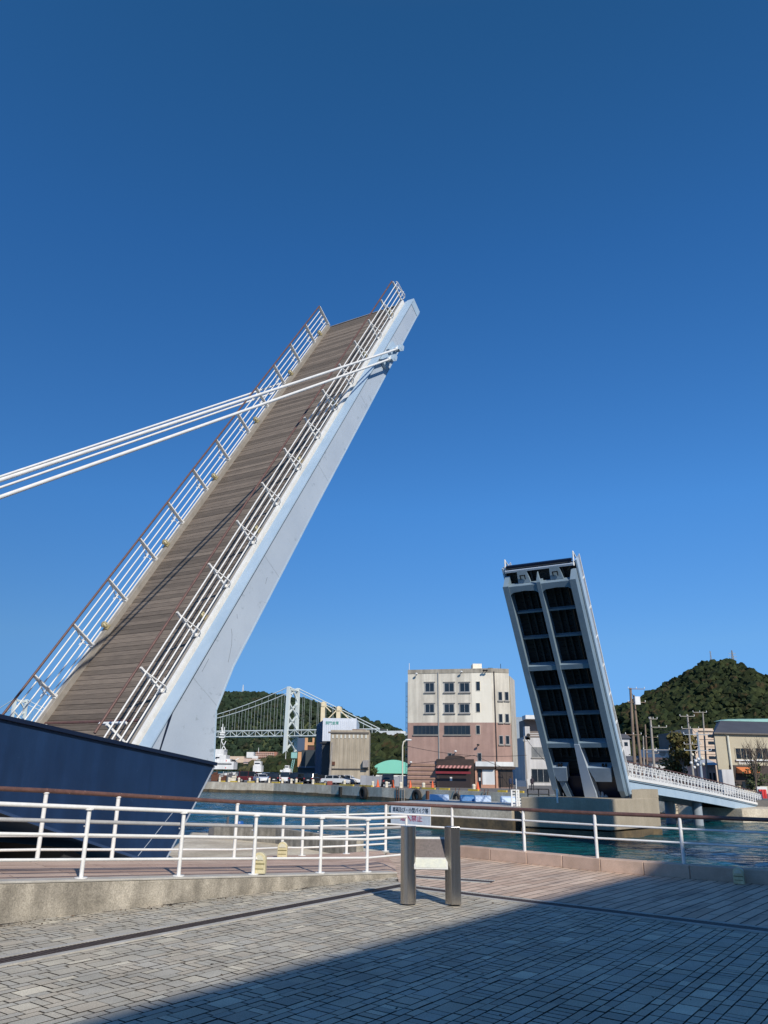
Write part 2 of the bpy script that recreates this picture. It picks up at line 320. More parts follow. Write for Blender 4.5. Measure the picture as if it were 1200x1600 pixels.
# far sheets
wtr = bpy.data.materials.new('sea_water'); wtr.use_nodes = True; t = wtr.node_tree; N = t.nodes; L = t.links; b = N['Principled BSDF']
b.inputs['Base Color'].default_value = (.004, .05, .075, 1); b.inputs['Roughness'].default_value = .12; b.inputs['IOR'].default_value = 1.33
tc = N.new('ShaderNodeTexCoord'); mp = N.new('ShaderNodeMapping'); mp.inputs['Scale'].default_value = (.55, 1, 1); mp.inputs['Rotation'].default_value = (0, 0, .3); L.new(tc.outputs['Object'], mp.inputs['Vector'])
n1 = N.new('ShaderNodeTexNoise'); n1.inputs['Scale'].default_value = .9; n1.inputs['Detail'].default_value = 5; n1.inputs['Distortion'].default_value = .6; L.new(mp.outputs[0], n1.inputs['Vector'])
bp = N.new('ShaderNodeBump'); bp.inputs['Strength'].default_value = .9; bp.inputs['Distance'].default_value = 1.0; L.new(n1.outputs['Fac'], bp.inputs['Height']); L.new(bp.outputs[0], b.inputs['Normal'])
n2 = N.new('ShaderNodeTexNoise'); n2.inputs['Scale'].default_value = .12; n2.inputs['Detail'].default_value = 4; L.new(mp.outputs[0], n2.inputs['Vector'])
cr = N.new('ShaderNodeValToRGB'); cr.color_ramp.elements[0].position = .4; cr.color_ramp.elements[1].position = .6
cr.color_ramp.elements[0].color = (.002, .042, .060, 1); cr.color_ramp.elements[1].color = (.004, .074, .082, 1); L.new(n2.outputs['Fac'], cr.inputs[0]); L.new(cr.outputs[0], b.inputs['Base Color'])
wm = MB()
nx, ny = 150, 190
for j in range(ny+1):
    y = 15+85*j/ny
    for i in range(nx+1):
        x = -40+90*i/nx; edge_f = min(1, min(i, nx-i, j, ny-j)/8)
        wm.v.append(V((x, y, WATER+edge_f*(.10*noise.noise(V((x*.45, y*.8, 1)))+.055*noise.noise(V((x*1.3, y*1.9, 5)))))))
for j in range(ny):
    for i in range(nx): a = j*(nx+1)+i; wm.f.append([a, a+1, a+nx+2, a+nx+1]); wm.r.append(0); wm.s.append(True)
B_ = 9000
wm.add([(-B_, 15, WATER), (-40, 15, WATER), (-40, 100, WATER), (-B_, 100, WATER)], [(0, 1, 2, 3)])
wm.add([(50, 15, WATER), (B_, 15, WATER), (B_, 100, WATER), (50, 100, WATER)], [(0, 1, 2, 3)])
wm.add([(-B_, 100, WATER), (B_, 100, WATER), (B_, B_, WATER), (-B_, B_, WATER)], [(0, 1, 2, 3)])
wm.add([(-B_, -B_, WATER-1.5), (B_, -B_, WATER-1.5), (B_, 15, WATER-1.5), (-B_, 15, WATER-1.5)], [(0, 1, 2, 3)])
obj('water', wm, wtr, kind='structure')
# far quay
QL = [(-95, 195), (-60, 168), (-30.2, 145.5), (-17.9, 138.5), (-7.3, 125.4), (.5, 111.8), (8.3, 101.3), (14.8, 92.7), (22, 82.5), (27.3, 75.5)]
qg = MB(); qg.slab(QL+[(60, 75.5), (900, 75.5), (900, 1500), (-20, 1500), (-20, 235), (-95, 235)], -3.2, QG)
obj('ground', qg, asphalt, kind='structure')
rg = MB(); rg.slab([(27.3, 75.5), (31, 70.5), (38.5, 72), (37, 66), (34, 63), (70, 40), (400, 40), (400, 75.4), (40, 75.4)], -3.2, -1.0)
obj('quay_ground', rg, quay_c, kind='structure')
qw = MB()
for (a, c) in zip(QL, QL[1:]):
    a = V((*a, 0)); c = V((*c, 0)); tt = (c-a).normalized(); nn = V((tt.y, -tt.x, 0))
    if nn.y > 0: nn = -nn
    qw.prism([a+Z*-1.75, c+Z*-1.75, c+Z*(QG+.02), a+Z*(QG+.02)], nn*.35)
far_wall = obj('quay_wall', qw, quay_c, label='long stained concrete quay wall along the far side of the water', cat='wall')
tb = MB()
for (a, c) in zip(QL, QL[1:]):
    a = V((*a, 0)); c = V((*c, 0)); tt = (c-a).normalized(); nn = V((tt.y, -tt.x, 0))
    if nn.y > 0: nn = -nn
    k = 5
    for i in range(k):
        p0 = a+(c-a)*(i/k); p1 = a+(c-a)*((i+1)/k); z0 = -1.72+.12*random.random(); z1 = -1.72+.12*random.random()
        tb.prism([p0+Z*-2.6, p1+Z*-2.6, p1+Z*z1, p0+Z*z0], nn*.42)
obj('tide_band', tb, tide, far_wall)

# near wharf (breakwater) with sign
WA = V((.35, 61.6, 0)); WB = V((8.59, 53.9, 0)); WC = V((12.1, 62.5, 0)); WD = V((5.0, 70, 0))
wt = .0
wz = -.62
wh = MB(); wh.prism([(p.x, p.y, -1.55) for p in (WA, WB, WC, WD)], (0, 0, wz+1.55))
wharf = obj('wharf', wh, quay_c, label='grey concrete wharf block with the white warning sign on its face', cat='wharf')
wl = MB(); cc = (WA+WB+WC+WD)/4
wl.prism([cc+(p-cc)*1.012+Z*-3 for p in (WA, WB, WC, WD)], (0, 0, 1.75)); obj('tide_band', wl, tide, wharf)
wl = MB(); wl.prism([cc+(p-cc)*1.01+Z*(wz+.003) for p in (WA, WB, WC, WD)], (0, 0, .12)); obj('coping', wl, conc_top, wharf)
wdir = (WB-WA).normalized(); wn = V((wdir.y, -wdir.x, 0)); wn = wn if wn.y < 0 else -wn
def wpt(px, py, off=.0): return atp(px, py, WA+wn*off, wn)
p0 = wpt(611, 1286, .12); p1 = wpt(673, 1286, .12); p2 = wpt(673, 1263, .12); p3 = wpt(611, 1261, .12)
sg = thing('warning_sign', 'white rectangular warning sign with black and red characters on the wharf wall', 'sign', (p0+p1)/2)
sw = (p1-p0).dot(wdir); sh_ = 1.35; pb = (p0+p1)/2; pb.z = wz-1.30
s_ = MB(); s_.obox(pb+Z*sh_/2, wdir*sw, wn*.05, Z*sh_); obj('board', s_, mat('sign_white', (.78, .80, .82), None, 3, .5), sg)
tx = text_mb('車両及び・小型バイク等', pb-wdir*sw*.45+wn*.03+Z*.80, wdir, Z, .34, .02, width=sw*.9); obj('black_lettering', tx, black_m, sg)
tx = text_mb('進入禁止', pb-wdir*sw*.25+wn*.03+Z*.22, wdir, Z, .44, .02, width=sw*.55); obj('red_lettering', tx, mat('sign_red', (.55, .03, .08), None, 3, .5), sg)

# lower landing beside the hull
ll = MB(); ll.slab([(-30, 21), (-30, 40), (-9.5, 36), (-7.8, 33.9), (-6.5, 33.4), (-3.8, 30.8), (-1.4, 29.2), (.3, 26.8), (.3, 24.3), (-.1, 18.6), (-5.5, 12.9), (-30, -10)], -4, -.75)
obj('landing', ll, quay_c, kind='structure')
lk = MB()
for (a, c) in (((-6.3, 31.6), (-3.6, 29.4)), ((-3.6, 29.4), (-.6, 25.0))):
    a = V((*a, 0)); c = V((*c, 0)); lk.bar(a+Z*-.5, c+Z*-.5, .25, .5)
obj('low_wall', lk, conc, label='low grey concrete wall edging the sunken landing behind the ramp railing', cat='wall')

# ================================================================== RAMP with wall and railings
wall0 = V((-4.33, 9.84, 0)); wall1 = V((.30, 14.40, 0)); wd = (wall1-wall0).normalized(); wnr = V((wd.y, -wd.x, 0))
LW = (wall1-wall0).length
def ztop(t): return .41-.37*t/LW     # height of the ramp at distance t along the wall line
t0 = -14
A0 = wall0+wd*t0; 
rw = MB()
prof = [A0+Z*-.3, wall1+Z*-.3, wall1+Z*ztop(LW), A0+Z*ztop(t0)]
rw.prism(prof, -wnr*.22)
rwo = obj('ramp_wall', rw, conc, label='rough concrete retaining wall tapering along the left ramp', cat='wall', bevel=.012)
ct = MB(); ct.prism([A0+Z*(ztop(t0)+.002)+wnr*.006, wall1+Z*(ztop(LW)+.002)+wnr*.006, wall1+Z*(ztop(LW)+.03)+wnr*.006, A0+Z*(ztop(t0)+.03)+wnr*.006], -wnr*.26)
obj('coping', ct, conc_top, rwo, bevel=.008)
FR = [(-11.4, 4.4, .90), (-5.02, 12.3, .40), (-4.25, 13.3, .32), (-2.66, 15.28, .16), (-1.94, 16.55, .09), (-1.58, 16.95, .06), (-.70, 17.44, .06), (.12, 18.1, .06)]
FRv = [V(p) for p in FR]
def out(p, k=.14): return p+V((-wd.y, wd.x, 0))*k
rp = MB()
inner = [A0-wnr*.26+Z*(ztop(t0)+.012)]
m_pts = []
for p in FRv: 
    t_ = (p-wall0).dot(wd); m_pts.append(wall0+wd*min(t_, LW)-wnr*.25+Z*(ztop(min(t_, LW))+.018))
for i in range(len(FRv)-1):
    rp.add([m_pts[i], m_pts[i+1], out(FRv[i+1])+Z*.003, out(FRv[i])+Z*.003], [(0, 1, 2, 3)])
rp.add([m_pts[-1], wall1+Z*.012, wall1+V((.0, 1.5, .012)), out(FRv[-1])+Z*.003], [(0, 1, 2, 3)])
obj('ramp_deck', rp, ramp_pave, kind='structure')
re_ = MB()
for a, c in zip(FRv, FRv[1:]): re_.prism([out(a)+Z*-.9, out(c)+Z*-.9, out(c)+Z*.0, out(a)+Z*.0], V((-wd.y, wd.x, 0))*.06)
obj('ramp_edge_beam', re_, conc, label='concrete edge beam under the outer side of the ramp', cat='beam')

def rail_post(mb, base, h, r=.035, plate=.08):
    mb.tube(base, base+Z*h, r, r, 10); mb.tube(base, base+Z*.012, plate, plate, 14)
# outer railing with brown handrail: ramp, kink, then over the pink kerb
HR = 1.0
kb = [(1.55, 17.8, .22), (2.89, 16.67, .22), (4.04, 15.55, .22), (5.34, 14.72, .22), (6.7, 13.8, .22), (8.1, 12.85, .22), (9.5, 11.9, .22), (11, 10.9, .22), (12.4, 9.95, .22)]
outer = thing('railing', 'white tubular railing with brown handrail along the water beyond the ramp', 'railing', FRv[3])
posts = [V((-9.7, 6.5, .77)), V((-8.1, 8.5, .64)), V((-6.55, 10.4, .52)), FRv[1], FRv[2], FRv[3], FRv[4], FRv[5], FRv[6], FRv[7]]
for p in posts:
    pm = MB(); rail_post(pm, p, .93 if p is not FRv[4] else .93, .032); pm.ball(p+Z*.93, (.045, .045, .02)); obj('post', pm, white, outer)
hm = MB(); hp = [p+Z*.965 for p in [FRv[0]]+posts]
kbv = [V(p) for p in kb]
for i in range(len(hp)-1): hm.tube(hp[i], hp[i+1], .034, .034, 12)
for p in hp[1:]: hm.ball(p, (.038, .038, .038), 10, 8)
ht = hp[-1]; hm.tube(ht, kbv[0]+Z*.775, .034, .034, 12)
obj('handrail', hm, handrail_m, outer)
for k, (hh, r) in enumerate(((.76, .019), (.55, .019), (.34, .019), (.15, .019))):
    rm = MB(); pts = [p+Z*hh for p in [FRv[0]]+posts]; rm.path(pts, r); 
    if k < 2: rm.tube(pts[-1], kbv[0]+Z*(hh-.19 if k == 0 else .34), r)
    obj('rail', rm, white, outer)
# near railing on the ramp wall
near = thing('railing', 'white tubular railing without brown handrail standing on the ramp wall', 'railing', wall0)
wp = [(-12, None), (-9.6, None), (-7.2, None), (-4.6, None), (-2.0, None)]
tpost = [(V(p)-wall0).dot(wd) for p in ((-3.67, 10.52, 0), (-2.85, 11.66, 0), (-1.95, 12.52, 0), (-1.1, 13.5, 0), (-.25, 14.10, 0))]
tall = [t_*1.0 for t_ in (-12.5, -10.6, -8.7, -6.8, -4.9, -3.0, -1.05)]+tpost
NP = [wall0+wd*t_-wnr*.12+Z*(ztop(t_)+.03) for t_ in tall]
for p in NP:
    pm = MB(); rail_post(pm, p, .80, .027, .08); pm.tube(p+Z*.80, p+Z*.815, .055, .055, 12); pm.tube(p+Z*.60, p+Z*.60-wnr*.0+V((-wd.y, wd.x, 0))*.09, .010); obj('post', pm, white, near)
endp = NP[-1]+wd*.45
ret = [NP[-1]+wd*.55, NP[-1]+wd*.55]
for hh, r in ((.83, .026), (.50, .021), (.215, .018)):
    rm = MB(); rm.path([p+Z*hh for p in NP]+[NP[-1]+wd*.95+Z*hh], r); obj('rail', rm, white, near)
lr = MB(); off_ = V((-wd.y, wd.x, 0))*.10
lr.path([p+Z*.655+off_ for p in NP]+[NP[-1]+wd*.95+Z*.655+off_], .024); obj('lower_handrail', lr, mat('grey_handrail', (.42, .42, .42), None, 4, .5), near)
em = MB(); e_ = NP[-1]+wd*.95; em.path([e_+Z*.83, e_+Z*.215], .024); obj('end_bar', em, white, near)
# kerb: pink granite blocks
kerb = thing('kerb', 'pink granite block kerb along the water edge below the railing', 'kerb', (5, 15, 0))
kl = [V((.45, 18.25, 0)), V((1.62, 17.72, 0)), V((2.90, 16.52, 0)), V((4.05, 15.42, 0)), V((5.35, 14.52, 0)), V((6.75, 13.66, 0)), (16*V((1, 0, 0))+7.45*V((0, 1, 0)))]
gran = mat('pink_granite', (.55, .40, .31), (.43, .31, .235), 2.5, .85, bump=.003, bscale=50, grain=.14, rnd=.10)
acc = 0
for a, c in zip(kl, kl[1:]):
    n_ = max(1, round((c-a).length/.95))
    for i in range(n_):
        p = a+(c-a)*(i/n_); q_ = a+(c-a)*((i+1)/n_); tt = (q_-p).normalized(); bk = V((-tt.y, tt.x, 0))
        km = MB(); km.obox((p+q_)/2+bk*.14+Z*.11, (q_-p)-tt*.008, bk*.30, Z*.22, r=random.random()); obj('granite_block', km, gran, kerb, bevel=.012)
right = thing('railing', 'white two rail railing with brown handrail standing on the pink kerb', 'railing', (5, 15, .22))
for p in kbv:
    pm = MB(); pm.tube(p, p+Z*.75, .030, .030, 10); obj('post', pm, white, right)
hm = MB(); hm.path([p+Z*.775 for p in kbv], .034, 12); obj('handrail', hm, handrail_m, right)
for hh in (.57, .34):
    rm = MB(); rm.path([p+Z*hh for p in kbv], .019); obj('rail', rm, white, right)

# drains
def drain(p, d_, ln, label):
    s = V((d_.y, -d_.x, 0)); t_ = thing('drain', label, 'drain', p)
    for sg_ in (-1, 1):
        e = MB(); e.obox(p+d_*ln/2+s*sg_*.15+Z*.006, d_*ln, s*.08, Z*.016); obj('concrete_edge', e, conc_top, t_)
    e = MB(); e.obox(p+d_*ln/2+Z*.002, d_*ln, s*.22, Z*.012); k = 0
    while k < ln: e.obox(p+d_*(k+.02)+Z*.011, d_*.022, s*.20, Z*.0015); k += .045
    obj('grate', e, mat('brown_iron_grate', (.075, .055, .048), (.05, .036, .03), 8, .6, grain=.2), t_)
drain(K0+dA*.25, -dA, 17, 'dark slotted drain running down the left side of the grey paving')
drain(K0+dB*.12, dB, 17, 'dark slotted drain between the grey paving and the pink terrace')
ed = V((.3, 14.35, 0))-K0
dt = MB(); dC = V((1.1, -.9, 0)).normalized(); 
drain(V((.42, 14.42, 0)), V((1.25, -.55, 0)).normalized(), 1.55, 'short slotted drain behind the steel information stand')

# information stand
isx = thing('information_stand', 'stainless steel information stand with two posts and a tilted panel', 'information stand', atz(672, 1413, 0))
PL = atz(638, 1414, 0); PR = atz(708, 1415, 0); sdv = (PR-PL).normalized(); sb = V((-sdv.y, sdv.x, 0))
def cyl_half(mb, c, h, fl):
    prof = []
    for i in range(13):
        th = pi*i/12; prof.append(c+sdv*fl*(-.04)+(-sdv*fl)*(-.0)+sdv*(-.105*cos(th))+(-sb)*(.10*sin(th)))
    mb.prism([p for p in prof]+[c+sdv*.105+sb*.06, c-sdv*.105+sb*.06], Z*h)
a = MB()
pts = [PL+sdv*(-.105*cos(pi*i/14))-sb*(.085*sin(pi*i/14)) for i in range(15)]
k = len(pts); a.add([p+Z*.02 for p in pts]+[p+Z*.985 for p in pts], [(i, i+1, k+i+1, k+i) for i in range(k-1)], True, .5)
ptsb = [pts[0], pts[-1], PL+sdv*.105+sb*.09, PL-sdv*.105+sb*.09]
a.add([p+Z*.02 for p in (pts[-1], PL+sdv*.105+sb*.09, PL-sdv*.105+sb*.09, pts[0])]+[p+Z*.985 for p in (pts[-1], PL+sdv*.105+sb*.09, PL-sdv*.105+sb*.09, pts[0])], [(0, 1, 5, 4), (1, 2, 6, 5), (2, 3, 7, 6)], False, .5)
a.add([p+Z*.985 for p in pts]+[PL+sdv*.105+sb*.09+Z*.985, PL-sdv*.105+sb*.09+Z*.985], [tuple(range(k+2))], False, .5)
obj('post', a, steel, isx)
a = MB(); e1 = (sdv*.62-sb*.78).normalized()
a.prism([PR+sdv*-.105-sb*.0+Z*.02, PR+sdv*-.02-sb*.09+Z*.02, PR+sdv*.105-sb*.07+Z*.02, PR+sdv*.105+sb*.09+Z*.02, PR-sdv*.07+sb*.10+Z*.02], Z*.965)
obj('post', a, steel, isx, bevel=.006)
def pan(mb, u0, u1, v0, v1, th, lift):
    c = (PL+PR)/2+Z*.62+sb*.02; ux = sdv; uy = (sb*.5+Z*.87).normalized(); nz = (uy.cross(ux)); nz = nz if nz.dot(sb) < 0 else -nz
    mb.obox(c+ux*(u0+u1)/2+uy*(v0+v1)/2+nz*lift, ux*(u1-u0), uy*(v1-v0), nz*th)
b_ = MB(); pan(b_, -.225, .235, -.20, .25, .02, 0); obj('panel', b_, mat('pale_panel_frame', (.62, .62, .58), None, 5, .35), isx, bevel=.004)
b_ = MB(); pan(b_, -.20, .20, -.04, .215, .006, .0115); obj('panel_plate', b_, mat('grey_brown_plate', (.15, .12, .11), (.12, .10, .09), 40, .35, grain=.15), isx)
b_ = MB(); pan(b_, -.205, .21, -.18, -.065, .006, .0115); obj('panel_strip', b_, mat('pale_yellow_strip', (.62, .62, .50), (.54, .56, .50), 14, .35), isx)
b_ = MB(); pan(b_, -.24, -.225, -.05, .05, .03, -.01); obj('bracket', b_, steel, isx); b_ = MB(); pan(b_, .235, .26, -.05, .05, .03, -.01); obj('bracket', b_, steel, isx)

# low path lights
def path_light(p, facing, label, s=1.0):
    f_ = V(facing).normalized(); sd_ = V((f_.y, -f_.x, 0)); t_ = thing('path_light', label, 'lamp', p, 'low round topped path lights')
    pr = [(-.085, .0), (.085, .0), (.085, .17)]+[(.085*cos(pi*i/10), .17+.085*sin(pi*i/10)) for i in range(1, 10)]+[(-.085, .17)]
    b_ = MB(); b_.prism([p+sd_*x*s+Z*z_*s-f_*.05 for x, z_ in pr], f_*.1); obj('housing', b_, lamp_m, t_, bevel=.008)
    b_ = MB(); pr2 = [(.06*cos(pi*i/10), .165+.06*sin(pi*i/10)) for i in range(11)]
    b_.prism([p+sd_*x*s+Z*z_*s+f_*.05 for x, z_ in pr2], f_*.012); obj('lens', b_, mat('frosted_lens', (.66, .64, .5), None, 9, .25), t_)
    b_ = MB(); b_.obox(p+Z*.12*s+f_*.052, sd_*.15*s, f_*.01, Z*.012); b_.obox(p+Z*.06*s+f_*.052, sd_*.13*s, f_*.01, Z*.008); obj('groove', b_, mat('olive_trim', (.2, .18, .07), None, 5, .5), t_)
zz = .01+ztop((V((-1.9, 12.6, 0))-wall0).dot(wd))+.03
path_light(atz(400, 1367, zz)+V((.02, .16, 0)), (-.1, -1, 0), 'cream path light beside a post of the ramp wall railing', 1.15)
path_light(atz(441, 1340, .12), (0, -1, 0), 'cream path light at the far edge of the ramp deck', 1.1)
path_light(atz(1156, 1381, .008), (-.55, -.83, 0), 'greenish path light in shade against the pink kerb', .98)

# things on the lower landing
b_ = MB(); c = atz(350, 1308, -.75); b_.box(c.x-.55, c.x+.45, c.y-.3, c.y+.3, -.745, -.40); b_.box(c.x-.35, c.x+.25, c.y-.2, c.y+.2, -.40, -.33); b_.tube(c+V((.1, 0, .42)), c+V((.1, 0, .72)), .05)
obj('winch', b_, mat('dark_grey_cover', (.10, .10, .11), None, 4, .7), label='dark grey covered winch on the landing by the water', cat='winch', bevel=.03)
b_ = MB(); c = atz(362, 1307, -.75); b_.lathe(c+V((.25, 0, .005)), [(.17, 0), (.18, .05), (.17, .28), (.18, .5), (.16, .54)], 14)
obj('drum', b_, mat('blue_plastic', (.02, .12, .42), None, 3, .4), label='blue plastic drum beside the dark winch on the landing', cat='drum')

# ================================================================== HULL SHAPED BRIDGE BASE
O = V((-8.88, 20.87, 2.83)); E1 = radians(56.8)
U1 = D*cos(E1)+Z*sin(E1); V1 = -D*sin(E1)+Z*cos(E1)
def hp_(s, off, z_): q_ = O+D*s+NN*off; return V((q_.x, q_.y, z_))
hull = thing('bridge_base', 'navy blue ship hull shaped base under the large raised bridge leaf', 'bridge base', hp_(0, 2, -.7))
prof = [(-16, 4.0), (-9, 3.13), (-4.51, 2.54), (-2.3, 2.25), (1.28, 1.80), (.02, -.11), (-.15, -.35), (-.94, -.06), (-2.78, .49), (-4.21, .94), (-9, 2.4), (-16, 3.6)]
h_ = MB()
nearf = [hp_(s, 4.9, z_) for s, z_ in prof]; farf = [hp_(s-.4, -.8, z_) for s, z_ in prof]
k = len(prof); h_.add(nearf+farf, [tuple(range(k)), tuple(range(k, 2*k))[::-1]]+[(i, k+i, k+(i+1) % k, (i+1) % k) for i in range(k)])
obj('hull', h_, navy, hull)
tr = MB()
for a, c in (((-16, 4.0), (-9, 3.13)), ((-9, 3.13), (-4.51, 2.54)), ((-4.51, 2.54), (-2.3, 2.25)), ((-2.3, 2.25), (1.30, 1.795))):
    tr.bar(hp_(a[0], 4.93, a[1]+.02), hp_(c[0], 4.93, c[1]+.02), .09, .075)
obj('gunwale', tr, navy_dark, hull)
tr = MB(); tr.bar(hp_(1.28, 4.9, 1.76), hp_(.02, 4.9, -.11), .03, .03); tr.bar(hp_(.02, 4.9, -.11), hp_(-.15, 4.9, -.35), .03, .03); obj('stem_bar', tr, mat('pale_edge', (.40, .46, .55), None, 2, .4), hull)
tr = MB(); tr.bar(hp_(.05, 4.905, .78), hp_(-.85, 4.905, -.05), .008, .014, up=NN); obj('hull_seam', tr, mat('pale_edge', (.4, .46, .55)), hull)
tr = MB()
for a, c in (((-.15, -.35), (-.94, -.06)), ((-.94, -.06), (-2.78, .49)), ((-2.78, .49), (-4.21, .94)), ((-4.21, .94), (-9, 2.4))):
    tr.bar(hp_(a[0], 4.91, a[1]), hp_(c[0], 4.91, c[1]), .05, .05)
obj('chine', tr, mat('navy_mid', (.035, .07, .16), None, 1, .4), hull)
# walls below the hull, coloured near black to stand for deep shade
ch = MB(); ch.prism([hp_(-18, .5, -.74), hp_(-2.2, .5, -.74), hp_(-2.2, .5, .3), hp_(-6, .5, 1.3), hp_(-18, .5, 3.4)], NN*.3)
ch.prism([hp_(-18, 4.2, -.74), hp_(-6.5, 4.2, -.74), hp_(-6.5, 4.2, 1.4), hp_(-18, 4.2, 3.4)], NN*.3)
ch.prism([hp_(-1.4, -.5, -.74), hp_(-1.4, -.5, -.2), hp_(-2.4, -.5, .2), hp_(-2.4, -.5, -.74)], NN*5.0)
obj('support_wall', ch, mat('shade_black_wall', (.03, .03, .032), None, 1, .8), hull)
# barrier across the leaf's root
bar_ = thing('barrier_gate', 'white barrier with a brown top rail across the foot of the large leaf', 'gate', hp_(-.6, 2, 2.0))
a = aty(62, 1131, 20.9); c_ = a+NN*3.0; c_.z = a.z+.02
pm = MB(); pm.tube(a, a+NN*4.0, .045, .045, 10); obj('handrail', pm, handrail_m, bar_)
pm = MB(); pm.tube(a+NN*.4-Z*.27-D*.1, a+NN*4.0-Z*.27-D*.1, .035, .035, 8); obj('rail', pm, white, bar_)
for k in (.4, 3.9):
    pm = MB(); pm.tube(a+NN*k-Z*.9-D*.1, a+NN*k-Z*.02-D*.1, .03); obj('post', pm, white, bar_)

# ================================================================== LARGE LEAF  (local: x across, y up the leaf, z out of the deck)
def frame(o, x, y, z_):
    m_ = Matrix((x, y, z_)).transposed().to_4x4(); m_.translation = o; return m_
leaf = thing('bascule_leaf', 'large raised drawbridge leaf with a plank deck, seen from its deck side', 'bridge leaf', mtx=frame(O, NN, U1, V1))
LL = 22.05
mb = MB(); s = -1.6
while s < LL-.16:
    mb.box(.16, 3.84, s, s+.152+.0*random.random(), -.06, random.uniform(-.004, .004)); s += .163
obj('plank_deck', mb, plank_m, leaf, local=True)
mb = MB(); mb.box(-.1, 4.1, -1.6, LL, -.30, -.07); obj('deck_frame', mb, grey_blue, leaf, local=True)
mb = MB(); mb.box(.0, 4.0, LL, LL+.05, -.3, .03); obj('tip_plate', mb, kerb_m, leaf, local=True)
mb = MB(); mb.box(0, .15, -1.6, LL, -.06, .16); obj('kerb', mb, kerb_m, leaf, local=True, bevel=.01)
mb = MB(); mb.box(3.86, 4.02, -1.6, LL, -.06, .14); obj('kerb', mb, kerb_m, leaf, local=True, bevel=.01)
mb = MB(); mb.box(4.03, 4.11, -1.6, LL, -.1, .155); obj('edge_angle', mb, white, leaf, local=True)
mb = MB(); mb.box(-.06, -.005, -1.6, LL, -.1, .165); obj('edge_angle', mb, white, leaf, local=True)
gp = [(-1.6, .03), (21.95, .03), (21.75, -.60), (9.0, -.80), (2.35, -.97), (1.1, -1.16), (0.0, -1.97), (-.9, -1.2), (-1.6, -.6)]
for sgn, x0 in ((1, 4.2), (-1, .46)):
    if sgn < 0: gp = [(a_, min(b_-.34, -.34)) for a_, b_ in gp]
    mb = MB(); mb.prism([(x0, s, h) for s, h in gp], (sgn*.34, 0, 0)); go = obj('girder', mb, pale_blue, leaf, local=True)
    mb = MB(); mb.box(min(x0, x0+sgn*.40), max(x0, x0+sgn*.40), -1.6, 22.0, .035 if sgn > 0 else -.338, .075 if sgn > 0 else -.31); obj('top_flange', mb, flange_blue, go, local=True)
    x1 = x0+sgn*.34
    if sgn < 0: continue
    mb = MB()
    mb.prism([(x1+sgn*.003, .1, .03), (x1+sgn*.003, 21.9, .03), (x1+sgn*.003, 21.9, -.015), (x1+sgn*.003, .16, -.03), (x1+sgn*.003, -.8, -.30), (x1+sgn*.003, -1.6, -.45), (x1+sgn*.003, -1.6, -.41), (x1+sgn*.003, -.8, -.26)], (sgn*.004, 0, 0)); obj('shadow_line_seam', mb, navy_dark, go, local=True)  # dark strip draws the flange's cast shadow, then the joint at the root
    if sgn < 0: continue
    # open ended tip box
    mb = MB(); xa, xb = min(x0, x1), max(x0, x1)
    for bx in ((xa, xb, 21.8, 22.2, -.04, .03), (xa, xb, 21.7, 22.1, -.66, -.59)): mb.box(*bx)
    mb.box(xa-.02, xa+.03, 21.7, 22.15, -.62, .02); mb.box(xb-.03, xb+.02, 21.7, 22.15, -.62, .02); obj('tip_frame', mb, flange_blue, go, local=True)
    mb = MB(); mb.bar((x0+sgn*.17, 21.75, -.62), (x0+sgn*.17, 9.0, -.82), .36, .04); [mb.bar((x0+sgn*.17, p_[0], p_[1]-.02), (x0+sgn*.17, q9[0], q9[1]-.02), .36, .04) for p_, q9 in zip(gp[3:6], gp[4:7])]; obj('bottom_flange', mb, flange_blue, go, local=True)
# railings of the leaf
POSTS = [.67+1.79*i for i in range(13)]
for side, x, o_ in (('far', .06, -1), ('near', 3.97, 1)):
    rl = MB()
    for h in (.28, .46, .66, .86): rl.tube((x+o_*.05, -1.2, h), (x+o_*.05, LL+(.05 if o_ < 0 else .35), h), .020, .020, 8)
    ro = obj('railing', rl, white, leaf, local=True)
    mb = MB(); mb.tube((x-o_*.03, -1.2, 1.08), (x-o_*.03, LL+.1, 1.08), .032, .032, 10); obj('handrail', mb, handrail_m, ro, local=True)
    for s in POSTS:
        mb = MB(); mb.obox((x, s, .56), (.13, 0, 0), (0, .035, 0), (0, 0, 1.0)) if o_ < 0 else mb.obox((x, s, .52), (.075, 0, 0), (0, .05, 0), (0, 0, 1.04))
        mb.path([(x+o_*.02, s, .92), (x+o_*.17, s, .60), (x+o_*.27, s, .34), (x+o_*.2, s, .2), (x+o_*.08, s, .14)], .016, 6)
        mb.bar((x+o_*.20, s+.18, .42), (x+o_*.2, s-.18, .42), .02, .02); mb.box(x-.05, x+.05, s-.06, s+.06, .16, .19)
        obj('post', mb, white, ro, local=True)
    if o_ > 0:
        mb = MB(); mb.path([(x+.05, LL+.3, .95), (x+.05, LL+.42, .86), (x+.1, LL+.42, .16), (x+.1, LL+.1, .16)], .017, 6); mb.path([(x+.05, LL+.3, .8), (x+.08, LL+.3, .2)], .013, 6); obj('end_frame', mb, white, ro, local=True)
        mb = MB(); mb.box(x-.9, x, -.55, -.50, .5, .56); mb.box(x-.05, x+.02, -.9, -.85, .1, .95); obj('latch', mb, white, ro, local=True)
